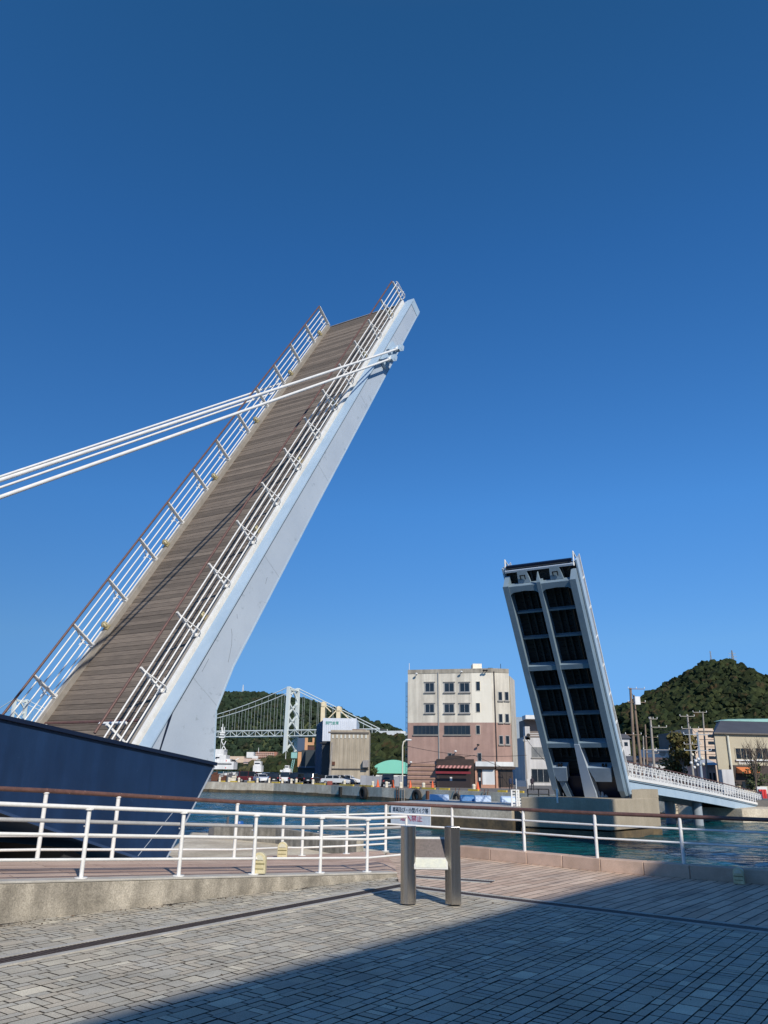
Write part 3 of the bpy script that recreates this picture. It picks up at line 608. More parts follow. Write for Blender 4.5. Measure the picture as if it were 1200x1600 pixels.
for o_, lst in ((-1, [3.15, 6.72, 10.26, 13.9, 17.5, 21.05]), (1, [3.1, 6.6, 10.1, 13.6, 17.2, 20.8])):
    x = .10 if o_ < 0 else 3.88
    for s in lst:
        mb = MB(); mb.ball((x, s, .27), (.085, .085, .10), 12, 8); lo = obj('lamp', mb, lamp_m, leaf, local=True)
        mb = MB(); mb.box(x-.07, x+.07, s-.09, s+.09, .145, .19)
        for k in range(4): th = pi*k/4; mb.path([(x+.095*cos(a_)*cos(th), s+.095*cos(a_)*sin(th), .27+.11*sin(a_)) for a_ in [pi*j/8 for j in range(9)]], .007, 5)
        obj('cage', mb, mat('dull_brass_cage', (.42, .36, .2), None, 9, .4), lo, local=True)
# clevises on the girders and hoist rods
def lw(x, s, h): return O+NN*x+U1*s+V1*h
rods = []
for o_, xg in ((1, 4.55), (-1, -.12)):
    for s, h in ((18.08, -.31), (17.17, -.25)):
        mb = MB(); mb.tube((xg, s, h), (xg+o_*.5, s, h), .10, .10, 12)
        for dx in (.27, .43):
            mb.prism([(xg+o_*dx, s-.26, h+.10), (xg+o_*dx, s-.05, h+.17), (xg+o_*dx, s+.2, h+.06), (xg+o_*dx, s+.24, h-.10), (xg+o_*dx, s+.02, h-.16), (xg+o_*dx, s-.24, h-.02)], (o_*.06, 0, 0))
        mb.box(min(xg, xg+o_*.12), max(xg, xg+o_*.12), s-.32, s+.32, h-.22, h+.24)
        obj('clevis', mb, flange_blue, leaf, local=True)
    xr = xg+o_*.35
    for (s, h), py in (((18.08, -.31), 745 if o_ < 0 else 750.5), ((17.17, -.25), 762 if o_ < 0 else 777)):
        L0 = lw(xr, s, h); Q0 = atp(0, py, O+NN*xr, NN); e_ = Q0+(Q0-L0)*.16
        rods.append((L0, e_, o_))
LB = ['lower of the two near white hoist rods', 'upper of the two near white hoist rods']
names = ['upper thick white hoist rod from the near girder of the large leaf', 'lowest thick white hoist rod from the near girder of the large leaf', 'topmost thin white hoist rod reaching the far girder of the large leaf', 'lower thin white hoist rod reaching the far girder of the large leaf']
for i, (L0, e_, o_) in enumerate(rods):
    t_ = thing('hoist_rod', names[i], 'hoist rod', e_, 'white hoist rods of the large bridge leaf')
    mb = MB(); mb.tube(L0+(e_-L0)*.012, e_, .042 if o_ > 0 else .036, .042 if o_ > 0 else .036, 12); obj('rod', mb, white, t_)
    mb = MB(); dd_ = (e_-L0).normalized(); mb.tube(L0, L0+dd_*.35, .085, .07, 10); mb.tube(L0-NN*.07, L0+NN*.07, .11, .11, 12); obj('eye_end', mb, white, t_)
mst = thing('hoist_mast', 'white steel hoist mast rising from the hull shaped bridge base', 'mast', hp_(-11, 2, 3))
for o_, i in ((1, 0), (-1, 2)):
    top = (rods[i][1]+rods[i+1][1])/2; base = V((top.x, top.y, 2.6)) if o_ > 0 else V((top.x, top.y, 2.6))
    mb = MB(); mb.bar(base, top+Z*.6, .4, .5, up=D); obj('leg', mb, white, mst)
    base2 = top-D*3; base2.z = 2.8; mb = MB(); mb.bar(base2, top, .25, .3, up=D); obj('back_stay', mb, white, mst)

# ================================================================== SMALL LEAF seen from below (local z = outward from the underside)
C2 = V((13.98, 54.81, .222)); E2 = radians(58.5); U2 = -D*cos(E2)+Z*sin(E2); W2 = NN.cross(U2)
if W2.z > 0: W2 = -W2
sl = thing('bascule_leaf', 'smaller raised drawbridge leaf across the canal, its ribbed underside showing', 'bridge leaf', mtx=frame(C2, NN, U2, W2))
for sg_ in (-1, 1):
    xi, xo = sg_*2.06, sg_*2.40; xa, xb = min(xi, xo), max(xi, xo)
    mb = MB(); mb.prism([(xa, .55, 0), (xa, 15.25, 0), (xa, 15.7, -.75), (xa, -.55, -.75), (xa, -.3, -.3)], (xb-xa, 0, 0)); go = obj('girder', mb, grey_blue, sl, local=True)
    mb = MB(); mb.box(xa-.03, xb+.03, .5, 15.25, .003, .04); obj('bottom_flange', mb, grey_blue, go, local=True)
    xf = sg_*2.42; mb = MB(); mb.box(min(xf, xf+sg_*.1), max(xf, xf+sg_*.1), -.5, 16.25, -1.22, -.78); obj('fascia', mb, flange_blue, sl, local=True)
    rl = MB()
    for h in (-1.4, -1.6, -1.8, -2.0): rl.tube((sg_*2.36, .2, h), (sg_*2.36, 16.2, h), .02)
    rl.tube((sg_*2.36, .2, -2.2), (sg_*2.36, 16.2, -2.2), .035)
    ro = obj('railing', rl, white, sl, local=True)
    for k in range(8):
        mb = MB(); mb.box(sg_*2.36-.04, sg_*2.36+.04, .3+2.05*k-.03, .3+2.05*k+.03, -2.2, -1.2); obj('post', mb, white, ro, local=True)
    mb = MB(); mb.path([(sg_*2.3, 15.9, -.7), (sg_*2.3, 16.7, -1.15), (sg_*2.3, 16.2, -1.5)], .05, 6); obj('end_loop', mb, white, sl, local=True)
mb = MB(); mb.box(-.13, .13, 3.9, 15.3, -.7, .02); mb.prism([(-.13, 15.3, .02), (.13, 15.3, .02), (.0, 15.9, -.25)], (0, 0, -.2)); obj('centre_beam', mb, grey_blue, sl, local=True)
mb = MB(); mb.prism([(-.17, 3.9, .045), (.17, 3.9, .045), (.52, .3, .045), (.50, -.3, .045), (-.30, -.3, .045)], (0, 0, -.7)); obj('pivot_arm', mb, pale_blue, sl, local=True)
for y in (9.38, 3.78):
    for a, c in ((-2.05, -.13), (.13, 2.05)):
        mb = MB(); mb.box(a, c, y-.16, y+.16, -.66, -.04); obj('cross_beam', mb, grey_blue, sl, local=True)
for y in (13.22, 11.40, 7.76, 5.88):
    for a, c in ((-2.05, -.13), (.13, 2.05)):
        mb = MB(); mb.box(a, c, y-.055, y+.055, -.74, -.36); obj('cross_beam', mb, mat('dull_blue_steel', (.16, .22, .27), None, 1, .5), sl, local=True)
for a, c in ((-2.05, -.13), (.13, 2.05)):
    mb = MB(); w_ = c-a
    mb.prism([(a, 15.15, -.03), (a, 14.60, -.03), (a+w_*.12, 14.76, -.03), (a+w_*.5, 14.82, -.03), (a+w_*.88, 14.76, -.03), (c, 14.60, -.03), (c, 15.15, -.03)], (0, 0, -.3))
    mb.box(a, c, 15.0, 15.18, -.7, -.034); obj('arched_end_beam', mb, grey_blue, sl, local=True)
    mb = MB(); m_ = (a+c)/2
    mb.prism([(m_-.42, 15.2, -.5), (m_+.42, 15.2, -.5), (m_+.25, 16.0, -.62), (m_-.38, 16.0, -.62)], (0, 0, -.15)); lo = obj('lock_bracket', mb, grey_blue, sl, local=True)
    mb = MB(); mb.box(m_-.2, m_+.16, 15.7, 15.75, -.5, -.42); mb.box(m_-.2, m_-.15, 15.45, 15.75, -.5, -.42); mb.box(m_+.11, m_+.16, 15.45, 15.75, -.5, -.42); obj('lock_socket', mb, black_m, lo, local=True)
mb = MB(); mb.box(-2.3, 2.3, 15.95, 16.08, -.85, -.62); obj('tip_rail', mb, pale_blue, sl, local=True)
mb = MB(); mb.box(-2.2, 2.2, 16.2, 16.36, -.98, -.74); obj('tip_bar', mb, navy_dark, sl, local=True)
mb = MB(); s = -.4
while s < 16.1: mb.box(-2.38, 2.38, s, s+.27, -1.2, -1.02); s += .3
obj('plank_deck', mb, underside_shade, sl, local=True)
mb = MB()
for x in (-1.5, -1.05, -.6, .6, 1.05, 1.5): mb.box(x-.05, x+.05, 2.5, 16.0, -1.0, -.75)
obj('stringer', mb, underside_shade, sl, local=True)
mb = MB(); mb.box(-1.96, 1.96, -.6, 3.4, -1.55, -1.25); mb.box(-2.0, 2.0, -.5, 1.12, -1.24, -.72); obj('counterweight_dark_pit', mb, navy_dark, sl, local=True)  # second box is a near-black plate standing for the dark pit
for a, c in ((-2.2, -1.1), (.35, 1.9)):
    mb = MB(); P0 = [(a, 2.15, .0), (c, 2.15, .0), (c-.15, 1.15, .0), (a+.35 if a > 0 else a+.3, 1.15, .0)]; mb.prism(P0, (0, 0, -.7)); bo = obj('machinery_box', mb, mat('box_grey_blue', (.30, .38, .46), None, 1, .5), sl, local=True)  # one plain grey blue over the whole box
    mb = MB(); mb.box(c-.6, c-.5, 2.16, 2.32, -.3, -.1); mb.box(c-.4, c-.3, 2.16, 2.32, -.3, -.1); obj('lifting_lug', mb, black_m, bo, local=True)
mb = MB(); mb.prism([(-1.9, 1.2, -.1), (-1.5, 1.2, -.1), (-1.1, -.9, -.1), (-1.4, -.9, -.1)], (0, 0, -.4)); obj('strut', mb, grey_blue, sl, local=True)

# pier
pw = [V((14.22, 50.9, 0)), V((18.9, 55.6, 0)), V((14.6, 60.2, 0)), V((9.2, 53.8, 0))]
pr_ = MB(); c4 = sum(pw, V((0, 0, 0)))/4
tops = [aty(958, 1249, pw[0].y), aty(1033, 1240, pw[1].y)]
zt = .2
pr_.prism([p+Z*-1.6 for p in pw], Z*(zt+1.6)); pier = obj('pier', pr_, pier_c, label='concrete pier in the canal carrying the smaller raised leaf', cat='pier', bevel=.05)
mb = MB(); mb.prism([c4+(p-c4)*1.008+Z*-3.2 for p in pw], Z*1.5); obj('tide_band', mb, tide, pier)
mb = MB(); a = pw[0]+(pw[1]-pw[0])*.42; mb.prism([a+Z*zt+D*.3, pw[1]+Z*zt, pw[2]+Z*zt, a+Z*zt+D*4], Z*.55); obj('upper_block', mb, pier_c, pier)
mb = MB(); mb.bar(pw[0]*.5+pw[3]*.5-D*.06+Z*-.1-NN*.4, pw[0]*.5+pw[3]*.5-D*.06+Z*.75-NN*.4, .12, .1); obj('marker_plate', mb, white, pier)
mb = MB()
q0 = atz(955, 1247, .2)
for k, (dx, hh) in enumerate(((-.75, .5), (-.5, .62), (-.15, .4), (.1, .55), (.35, .3))): mb.tube(V((q0.x-.3+dx, q0.y+1.4, .2)), V((q0.x-.3+dx+.03, q0.y+1.4, .2+hh)), .17, .05, 7)
obj('machine_cover', mb, mat('pale_canvas', (.5, .54, .58), (.4, .44, .5), 4, .8), label='pale peaked canvas covers under the smaller raised leaf', cat='cover')

# approach span
A1 = V((16.35, 54.6, 1.42)); A2 = V((35.9, 77.0, -1.0)); ad_ = (A2-A1); 
sp = thing('approach_span', 'light blue sloping footbridge span with white lattice railing right of the pier', 'bridge span', A1)
hd = V((ad_.x, ad_.y, 0)).normalized(); hn = V((-hd.y, hd.x, 0))
def ap(t_, off, dz): 
    p = A1+ad_*t_; return p+hn*off+Z*(dz+.10*sin(pi*t_))
NS = 14
def strip(mb, off0, off1, z0, z1, n_=NS):
    for i in range(n_):
        a, b2 = i/n_, (i+1)/n_; P = [ap(a, off0, z0), ap(b2, off0, z0), ap(b2, off0, z1), ap(a, off0, z1), ap(a, off1, z0), ap(b2, off1, z0), ap(b2, off1, z1), ap(a, off1, z1)]
        mb.add(P, [(0, 1, 2, 3), (7, 6, 5, 4), (3, 2, 6, 7), (4, 5, 1, 0)]+([(0, 3, 7, 4)] if i == 0 else [])+([(1, 5, 6, 2)] if i == n_-1 else []), False, .5)
mb = MB(); strip(mb, 0, .3, -.72, -.14); obj('girder', mb, flange_blue, sp)
mb = MB(); strip(mb, 3.4, 3.7, -.72, -.14); obj('girder', mb, flange_blue, sp)
mb = MB(); strip(mb, .05, 3.65, -.135, -.02); obj('deck', mb, underside_shade, sp)
mb = MB(); strip(mb, -.08, .0-.004, -.12, -.03); obj('painted_shadow_strip', mb, grey_blue, sp)  # grey blue strip painted in for the thin shadow under the kerb
mb = MB(); strip(mb, -.12, .1, -.015, .17); obj('kerb', mb, white, sp)
for off, nm in ((0, 0), (3.55, 1)):
    mb = MB(); strip(mb, off-.05, off+.05, 1.10, 1.16); obj('handrail', mb, handrail_m, sp)
    NPn = 44; la = MB()
    for i in range(NPn):
        a, b2 = i/NPn, (i+1)/NPn; m2_ = (a+b2)/2
        la.bar(ap(a, off, .17), ap(a, off, 1.1), .05, .06, up=hd)
        la.bar(ap(a, off, .35), ap(m2_, off, .98), .04, .045, up=hn); la.bar(ap(m2_, off, .98), ap(b2, off, .35), .04, .045, up=hn)
        la.bar(ap(a, off, .98), ap(b2, off, .98), .035, .045, up=hn); la.bar(ap(a, off, .35), ap(b2, off, .35), .035, .045, up=hn); la.bar(ap(a, off, .62), ap(b2, off, .62), .035, .045, up=hn)
        la.bar(ap(a, off, .80), ap(b2, off, .80), .03, .03, up=hn)
    obj('lattice_railing', la, white, sp)
mb = MB(); p = ap(0, 0, 0)-hd*.1; mb.prism([p+Z*-.1-hd*.25, p+Z*-.1+hd*.75, p+Z*1.7+hd*.35, p+Z*1.7+hd*.05-hd*.25], hn*.25); obj('end_post', mb, navy, sp)
mb = MB(); p = ap(1, 0, 0); mb.prism([p+Z*-.1-hd*.2, p+Z*-.1+hd*.5, p+Z*1.3+hd*.2, p+Z*1.3-hd*.1], hn*.25); obj('end_post', mb, navy, sp)
lbl = ['round grey column nearest the pier under the sloping span', 'round grey column in the middle under the sloping span', 'round grey column nearest the right bank under the sloping span']
for i, (px, py, t_) in enumerate(((1045, 1306, .13), (1107, 1291, .5), (1152, 1285, .78))):
    q_ = ap(t_, .75, -.7); mb = MB(); mb.tube((q_.x, q_.y, -3.2), (q_.x, q_.y, q_.z), .38, .38, 18)
    co = obj('bridge_column', mb, mat('column_grey', (.33, .38, .42), (.28, .32, .36), 1, .6, streak=.2), label=lbl[i], cat='column', group='round columns under the sloping span')
    q2 = ap(t_, 3.0, -.7); mb = MB(); mb.tube((q2.x, q2.y, -3.2), (q2.x, q2.y, q2.z), .38, .38, 18)
    obj('bridge_column', mb, MATS['column_grey'], label=lbl[i].replace('round grey', 'rear shaded'), cat='column', group='round columns under the sloping span')
# ================================================================== BUILDING ACROSS THE WATER
class Facade:
    """a vertical wall through the sight lines of two base points; boxes are cut in wall coordinates"""
    def __init__(s, x0, x1, Y0, Y1, base):
        s.a = aty(x0, 1230, Y0); s.b = aty(x1, 1230, Y1); s.a.z = s.b.z = base
        s.u = (s.b-s.a).normalized(); s.n = V((s.u.y, -s.u.x, 0)); s.L = (s.b-s.a).length; s.base = base
    def uv(s, px, py):
        p = atp(px, py, s.a, s.n)-s.a; return p.dot(s.u), p.z
    def rect(s, mb, x0, y0, x1, y1, d0, d1):
        xm, ym = (x0+x1)/2, (y0+y1)/2; u0 = s.uv(x0, ym)[0]; u1 = s.uv(x1, ym)[0]; v1 = s.uv(xm, y0)[1]; v0 = s.uv(xm, y1)[1]
        return s.uvbox(mb, u0, u1, v0, v1, d0, d1)
    def uvbox(s, mb, u0, u1, v0, v1, d0, d1):
        mb.obox(s.a+s.u*(u0+u1)/2+s.n*(d0+d1)/2+Z*(v0+v1)/2, s.u*(u1-u0), s.n*(d1-d0), Z*(v1-v0)); return u0, u1, v0, v1
def window(F, parent, x0, y0, x1, y1, fm, gm, mull=1, fw=.09, name='window', sill=True, d=.0, hood=False):
    u0 = F.uv(x0, (y0+y1)/2)[0]; u1 = F.uv(x1, (y0+y1)/2)[0]; v1 = F.uv((x0+x1)/2, y0)[1]; v0 = F.uv((x0+x1)/2, y1)[1]
    mb = MB()
    F.uvbox(mb, u0-fw, u0, v0-fw, v1+fw, d, d+.07); F.uvbox(mb, u1, u1+fw, v0-fw, v1+fw, d, d+.07); F.uvbox(mb, u0, u1, v1, v1+fw, d, d+.07); F.uvbox(mb, u0, u1, v0-fw, v0, d, d+.07)
    for k in range(1, mull+1): c = u0+(u1-u0)*k/(mull+1); F.uvbox(mb, c-.03, c+.03, v0, v1, d+.01, d+.05)
    w_ = obj(name, mb, fm, parent)
    mb = MB(); F.uvbox(mb, u0, u1, v0, v1, d+.003, d+.018); obj('pane', mb, gm, w_)
    if sill: mb = MB(); F.uvbox(mb, u0-fw-.12, u1+fw+.12, v0-fw-.16, v0-fw-.004, d, d+.2); obj('sill', mb, MATS['grey_render_trim'], w_)
    if hood: mb = MB(); F.uvbox(mb, u0-fw-.1, u1+fw+.1, v1+fw+.004, v1+fw+.1, d, d+.16); obj('hood', mb, MATS['grey_render_trim'], w_)
    return w_
mat('grey_render_trim', (.30, .28, .25), None, 2, .8)
cream = mat('stained_cream_render', (.74, .69, .58), (.60, .55, .46), .35, .85, streak=.26, sscale=.8, grain=.06)
cream2 = mat('fresh_cream_render', (.80, .75, .63), (.76, .70, .58), .4, .85, streak=.05, grain=.03)
rose = mat('rose_render', (.42, .275, .225), (.35, .225, .185), .5, .85, streak=.15, grain=.06)
F1 = Facade(637, 741, 121.5, 119, QG); F2 = Facade(741, 773, 119, 118.3, QG); F3 = Facade(773, 802, 118.3, 118.8, QG)
bld = thing('building', 'five storey cream and rose building facing the water with shuttered shops', 'building', F1.a)
def vz(F, x, y): return F.uv(x, y)[1]
ztopb = vz(F1, 690, 1052); zmid = vz(F1, 690, 1134)
depth = 16
for F, mt in ((F1, cream), (F2, cream2), (F3, cream)):
    e0 = .0; mb = MB(); bk_ = V((.55+.5*(F is F1), depth, 0)); bk2 = V((1.2, depth, 0)); mb.prism([F.a+Z*(zmid-QG), F.b+Z*(zmid-QG), F.b+Z*(zmid-QG)+bk2, F.a+Z*(zmid-QG)+bk_], Z*(ztopb-zmid)); obj('upper_wall', mb, mt, bld)
    mb = MB(); mb.prism([F.a, F.b, F.b+bk2, F.a+bk_], Z*(zmid-QG)); obj('lower_wall', mb, rose, bld)
mb = MB()
for F in (F1, F2, F3): mb.prism([F.a+F.n*.06+Z*(ztopb-QG-.45), F.b+F.n*.06+Z*(ztopb-QG-.45), F.b-F.n*.2+Z*(ztopb-QG-.45), F.a-F.n*.2+Z*(ztopb-QG-.45)], Z*.62)
obj('parapet', mb, mat('weathered_parapet', (.42, .38, .31), (.30, .27, .22), .8, .9, streak=.3), bld)
fr = mat('grey_window_frame', (.36, .36, .35), None, 3, .5)
for (x0, x1) in ((665, 678), (695, 709), (719, 733)):
    for (y0, y1) in ((1067.5, 1080.5), (1100.5, 1113)): window(F1, bld, x0, y0, x1, y1, fr, glassd, 1, .12, hood=True)
for (x0, x1) in ((647, 684), (695, 734)): window(F1, bld, x0, 1134.5, x1, 1147, mat('dark_frame', (.06, .07, .075), None, 3, .5), glassd, 5, .08)
for y0, y1 in ((1065, 1079), (1098.5, 1112.5), (1133.5, 1147)): window(F2, bld, 744, y0, 750, y1, cream2, glassd, 0, .04, sill=False)
for y0, y1 in ((1081.5, 1094), (1116, 1128.5), (1150, 1162.5)):
    for x0, x1 in ((779, 784), (789, 794)): window(F3, bld, x0+(y0-1081)*.02, y0, x1+(y0-1081)*.02, y1, fr, glassd, 0, .07, hood=False)
for x0 in (700.5, 747): window(F1 if x0 < 740 else F2, bld, x0, 1177, x0+5, 1189, fr, glassd, 0, .06, sill=False)
for F, px, mt in ((F1, 685.5, fr), (F3, 773.8, mat('dark_downpipe', (.05, .04, .04), None, 2, .6))):
    u = F.uv(px, 1120)[0]; mb = MB(); p = F.a+F.u*u+F.n*.1; mb.tube(p+Z*(3.0), p+Z*(ztopb-QG-.3), .08, .08, 8); obj('downpipe', mb, mt, bld)
# ribbed base at left
mb = MB(); u1 = F1.uv(681, 1210)[0]; vt = vz(F1, 660, 1191); k = QG+.9
while k < vt: F1.uvbox(mb, .0, u1, k, k+.32, .0, .14); k += .62
F1.uvbox(mb, 0, u1, QG, QG+.75, 0, .2); obj('ribbed_base', mb, mat('brown_ribbed_base', (.36, .225, .16), (.29, .175, .125), 1, .85, streak=.1), bld)
# brown shop front with curved top
mb = MB(); brown = mat('dark_brown_front', (.055, .035, .028), (.035, .024, .02), 1, .7)
ua, ub = F1.uv(683, 1200)[0], F1.uv(741, 1200)[0]; v0, v1 = QG, vz(F1, 700, 1191)
pp = [(ua, QG), (ub, QG), (ub, v1)]+[((ua+ub)/2+(ub-ua)*.27*cos(pi*i/10), v1+.12+.42*sin(pi*i/10)) if 0 < i < 10 else ((ua+ub)/2+(ub-ua)*.27*cos(pi*i/10), v1) for i in range(11)]+[(ua, v1)]
mb.prism([F1.a+F1.u*u+Z*(v-QG)+F1.n*.5 for u, v in pp], -F1.n*.5); sf = obj('shop_front', mb, brown, bld)
mb = MB(); F1.rect(mb, 688, 1208, 736, 1230, .5, .53); obj('shutter', mb, mat('brown_shutter', (.04, .026, .024), (.028, .02, .018), 1, .5, stretch=(1, 1, 30)), sf)
mb = MB(); F1.rect(mb, 704, 1214, 707.5, 1220, .53, .55); obj('notice', mb, far_white, sf)
mb = MB(); a0, a1 = F1.uv(684, 1205)[0], F1.uv(738, 1205)[0]; za, zb = vz(F1, 700, 1201), vz(F1, 700, 1207.5); n_ = 18
for i in range(n_):
    b0 = a0+(a1-a0)*i/n_; b1 = a0+(a1-a0)*(i+1)/n_-.02
    P = [F1.a+F1.u*b0+F1.n*.5, F1.a+F1.u*b1+F1.n*.5, F1.a+F1.u*b1+F1.n*1.7, F1.a+F1.u*b0+F1.n*1.7]
    mb.add([P[0]+Z*(za-QG), P[1]+Z*(za-QG), P[2]+Z*(zb-QG+.25), P[3]+Z*(zb-QG+.25), P[0]+Z*(za-QG-.05), P[1]+Z*(za-QG-.05), P[2]+Z*(zb-QG+.2), P[3]+Z*(zb-QG+.2)], [(0, 3, 2, 1), (4, 5, 6, 7), (0, 1, 5, 4), (1, 2, 6, 5), (2, 3, 7, 6), (3, 0, 4, 7)], False, (i % 2)*1.0)
mb_aw = mat('striped_awning', (.42, .20, .18), (.40, .19, .17), 2, .7, rnd=.55); aw = obj('awning', mb, mb_aw, bld)
mb = MB(); F1.uvbox(mb, a0, a1, zb-.12, zb+.2, 1.66, 1.72); obj('valance', mb, mat('red_awning', (.22, .02, .03), None, 2, .7), aw)
for k in (690, 696, 706, 716, 723, 729):
    pass
mb = MB()
F2.rect(mb, 743.5, 1190, 773, 1197.5, .05, .4); obj('sign_board', mb, far_white, bld)
mb = MB(); F3.rect(mb, 774, 1190.5, 801, 1197.5, .05, .4); obj('sign_board', mb, far_white, bld)
mb = MB(); F2.rect(mb, 743.5, 1198, 773, 1201.5, .0, .6); F3.rect(mb, 773.5, 1198, 803, 1202, .0, .6); obj('canopy', mb, brown, bld)
mb = MB(); F2.rect(mb, 743, 1201, 745.5, 1232, .0, .3); F2.rect(mb, 752, 1226, 773.5, 1232, 0, .25); F3.rect(mb, 774, 1202, 777, 1233, 0, .3); obj('pier_trim', mb, mat('pinkish_trim', (.55, .30, .20), None, 2, .8), bld)
mb = MB(); F2.rect(mb, 747, 1202, 752, 1232, .0, .1); dr = obj('door', mb, glassd, bld); mb = MB(); F2.rect(mb, 748.5, 1215, 751, 1220, .1, .12); obj('notice', mb, far_white, dr)
mb = MB(); F2.rect(mb, 754, 1202.5, 773, 1226, .05, .15); obj('white_panel', mb, far_white, bld)
mb = MB(); F3.rect(mb, 778.5, 1203, 801, 1230, .0, .08); o_ = obj('shop_window', mb, mat('brown_tinted_glass', (.06, .045, .035), (.045, .035, .03), .6, .2), bld)
mb = MB(); 
for x in (784.5, 791): F3.rect(mb, x, 1203, x+.6, 1230, .08, .12)
obj('glazing_bar', mb, black_m, o_)
# rooftop things
rt = lambda x0, y0, x1, y1, Y, dy, name, m_, F=F2: None
def roofbox(name, x0, x1, ytop, Y, dpt, m_):
    a = aty(x0, 1050, Y); c = aty(x1, 1050, Y); t_ = aty((x0+x1)/2, ytop, Y).z; mb = MB(); mb.box(a.x, c.x, Y, Y+dpt, ztopb-.002, t_); return obj(name, mb, m_, bld)
roofbox('stair_head', 739, 753, 1037, 121, 2.5, cream2)
roofbox('roof_unit', 763, 770, 1043.5, 122, 1.2, black_m); roofbox('roof_unit', 696, 699.5, 1047.5, 121, .6, far_white)
mb = MB(); p = aty(774, 1047, 122); mb.tube(p-V((.35, 0, .1)), p+V((.35, 0, -.1)), .38, .38, 12); mb.box(p.x-.3, p.x+.3, 121.8, 122.2, ztopb, p.z-.3); obj('water_tank', mb, far_white, bld)
for px, y0 in ((783, 1037), (639.5, 1036)):
    p = aty(px, 1055, 121.6); q_ = aty(px, y0, 121.6); mb = MB(); mb.tube((p.x, 121.75, p.z-.5 if px > 700 else 8), (p.x, 121.75, q_.z), .045, .045, 6); obj('antenna', mb, far_white if px < 700 else black_m, bld)
for F, x, y in ((F1, 652, 1058), (F1, 722, 1055), (F2, 757, 1053), (F2, 761, 1053), (F1, 713, 1179), (F1, 643.5, 1196), (F2, 748, 1169)):
    u, v = F.uv(x, y); p = F.a+F.u*u+Z*(v-QG); mb = MB(); mb.bar(p+F.n*.06, p+F.n*.6+Z*.05, .07, .07); mb.ball(p+F.n*.65, (.22, .22, .14)); obj('wall_lamp', mb, far_white if x < 740 else black_m, bld)
# rear stepped wing and stair
Fr = Facade(803, 811, 122, 128, QG); mb = MB(); zt2 = Fr.uv(807, 1070)[1]
mb.prism([Fr.a+V((.05, 0, 3)), Fr.b+Z*3, Fr.b+V((-2, 3, 3)), Fr.a+V((-2, 3, 3))], Z*(zt2-QG-3)); obj('rear_wing', mb, cream, bld)
# ladder rack on left side
mb = MB()
for px in (634.5, 637): p = aty(px, 1080, 122.5); mb.tube((p.x, 122.5, .5), (p.x, 122.5, aty(px, 1066, 122.5).z), .05, .05, 6)
k = .8
while k < 13: pa = aty(634.5, 1100, 122.5); pb_ = aty(637, 1100, 122.5); mb.bar((pa.x, 122.5, k), (pb_.x, 122.5, k), .06, .06); k += .8
obj('side_ladder', mb, MATS['grey_window_frame'], bld)

def simple_building(name, label, cat, x0, x1, ytop, Y, dpt, wallm, base=QG, Y1=None):
    F = Facade(x0, x1, Y, Y1 or Y, base); t_ = thing(name, label, cat, F.a); zt_ = F.uv((x0+x1)/2, ytop)[1]
    mb = MB(); back = -F.n*dpt; mb.prism([F.a, F.b, F.b+back, F.a+back], Z*(zt_-base)); obj('wall', mb, wallm, t_); return t_, F, zt_
# white apartment block behind
wht = mat('pale_grey_render', (.60, .59, .58), (.52, .51, .51), .6, .8, streak=.15)
t_, F, z_ = simple_building('building', 'white two storey house with balcony partly hidden by the small raised leaf', 'building', 822, 880, 1156, 150, 12, wht)
mb = MB(); F.rect(mb, 820, 1118, 885, 1124, -3, .8); obj('roof_slab', mb, far_white, t_)
mb = MB(); F.rect(mb, 823, 1124, 880, 1156, -8, -2); obj('upper_storey', mb, mat('taupe_wall', (.20, .17, .16), None, 1, .8), t_)
mb = MB(); F.rect(mb, 820.5, 1135, 828, 1156, -2, 0); obj('balcony_pier', mb, wht, t_)
mb = MB()
for y in (1146, 1149, 1152): F.rect(mb, 828, y, 845, y+.6, -.1, 0)
obj('balcony_rail', mb, far_white, t_)
window(F, t_, 831, 1168, 850, 1183, fr, mat('grey_curtained_glass', (.22, .22, .21), (.12, .13, .14), .8, .3), 1)
window(F, t_, 831, 1202, 858, 1222, fr, glassd, 2, sill=False)
mb = MB(); p = F.a+F.u*F.uv(825, 1154)[0]; mb.tube(p+F.n*.5+Z*(F.uv(825, 1153)[1]-QG), p+F.n*.6+Z*(F.uv(825, 1153)[1]-QG), .35, .35, 12); obj('satellite_dish', mb, black_m, t_)
t_, F, z_ = simple_building('building', 'narrow blue grey building in the gap beside the rose building', 'building', 811, 823, 1124, 165, 10, mat('blue_grey_clad', (.30, .36, .42), None, 1, .7))
mb = MB(); F.rect(mb, 812, 1160, 815, 1200, 0, .2); F.rect(mb, 818, 1140, 821, 1212, 0, .25); obj('downpipe', mb, far_white, t_)
# silo block and warehouse at the centre
silo_m = mat('aged_silo_concrete', (.44, .38, .29), (.36, .31, .235), .25, .9, streak=.22, grain=.06)
t_, F, z_ = simple_building('silo_block', 'square aged concrete silo block with pale scallops under its roof', 'silo', 514, 576, 1144, 182, 18, silo_m, Y1=182)
mb = MB(); F.rect(mb, 513, 1143.5, 576.5, 1146, 0, .3); obj('cornice', mb, mat('dark_cornice', (.17, .15, .13), None, 1, .9), t_)
for k in range(9):
    x = 519+k*6.45; mb = MB(); F.rect(mb, x, 1148, x+2.6, 1153.5, 0, .12); obj('scallop', mb, mat('pale_lime', (.62, .62, .56), None, 1, .9), t_)
mb = MB()
for k in range(8): x = 523.5+k*6.45; F.rect(mb, x, 1154, x+.5, 1200, 0, .08)
obj('pilaster', mb, silo_m, t_)
mb = MB(); F.rect(mb, 514, 1200.5, 576, 1202, 0, .3); obj('string_course', mb, MATS['dark_cornice'], t_)
mb = MB(); F.rect(mb, 517.5, 1190, 523.5, 1195.5, 0, .25); obj('rusty_hatch', mb, mat('rust', (.12, .05, .03), None, 2, .9), t_)
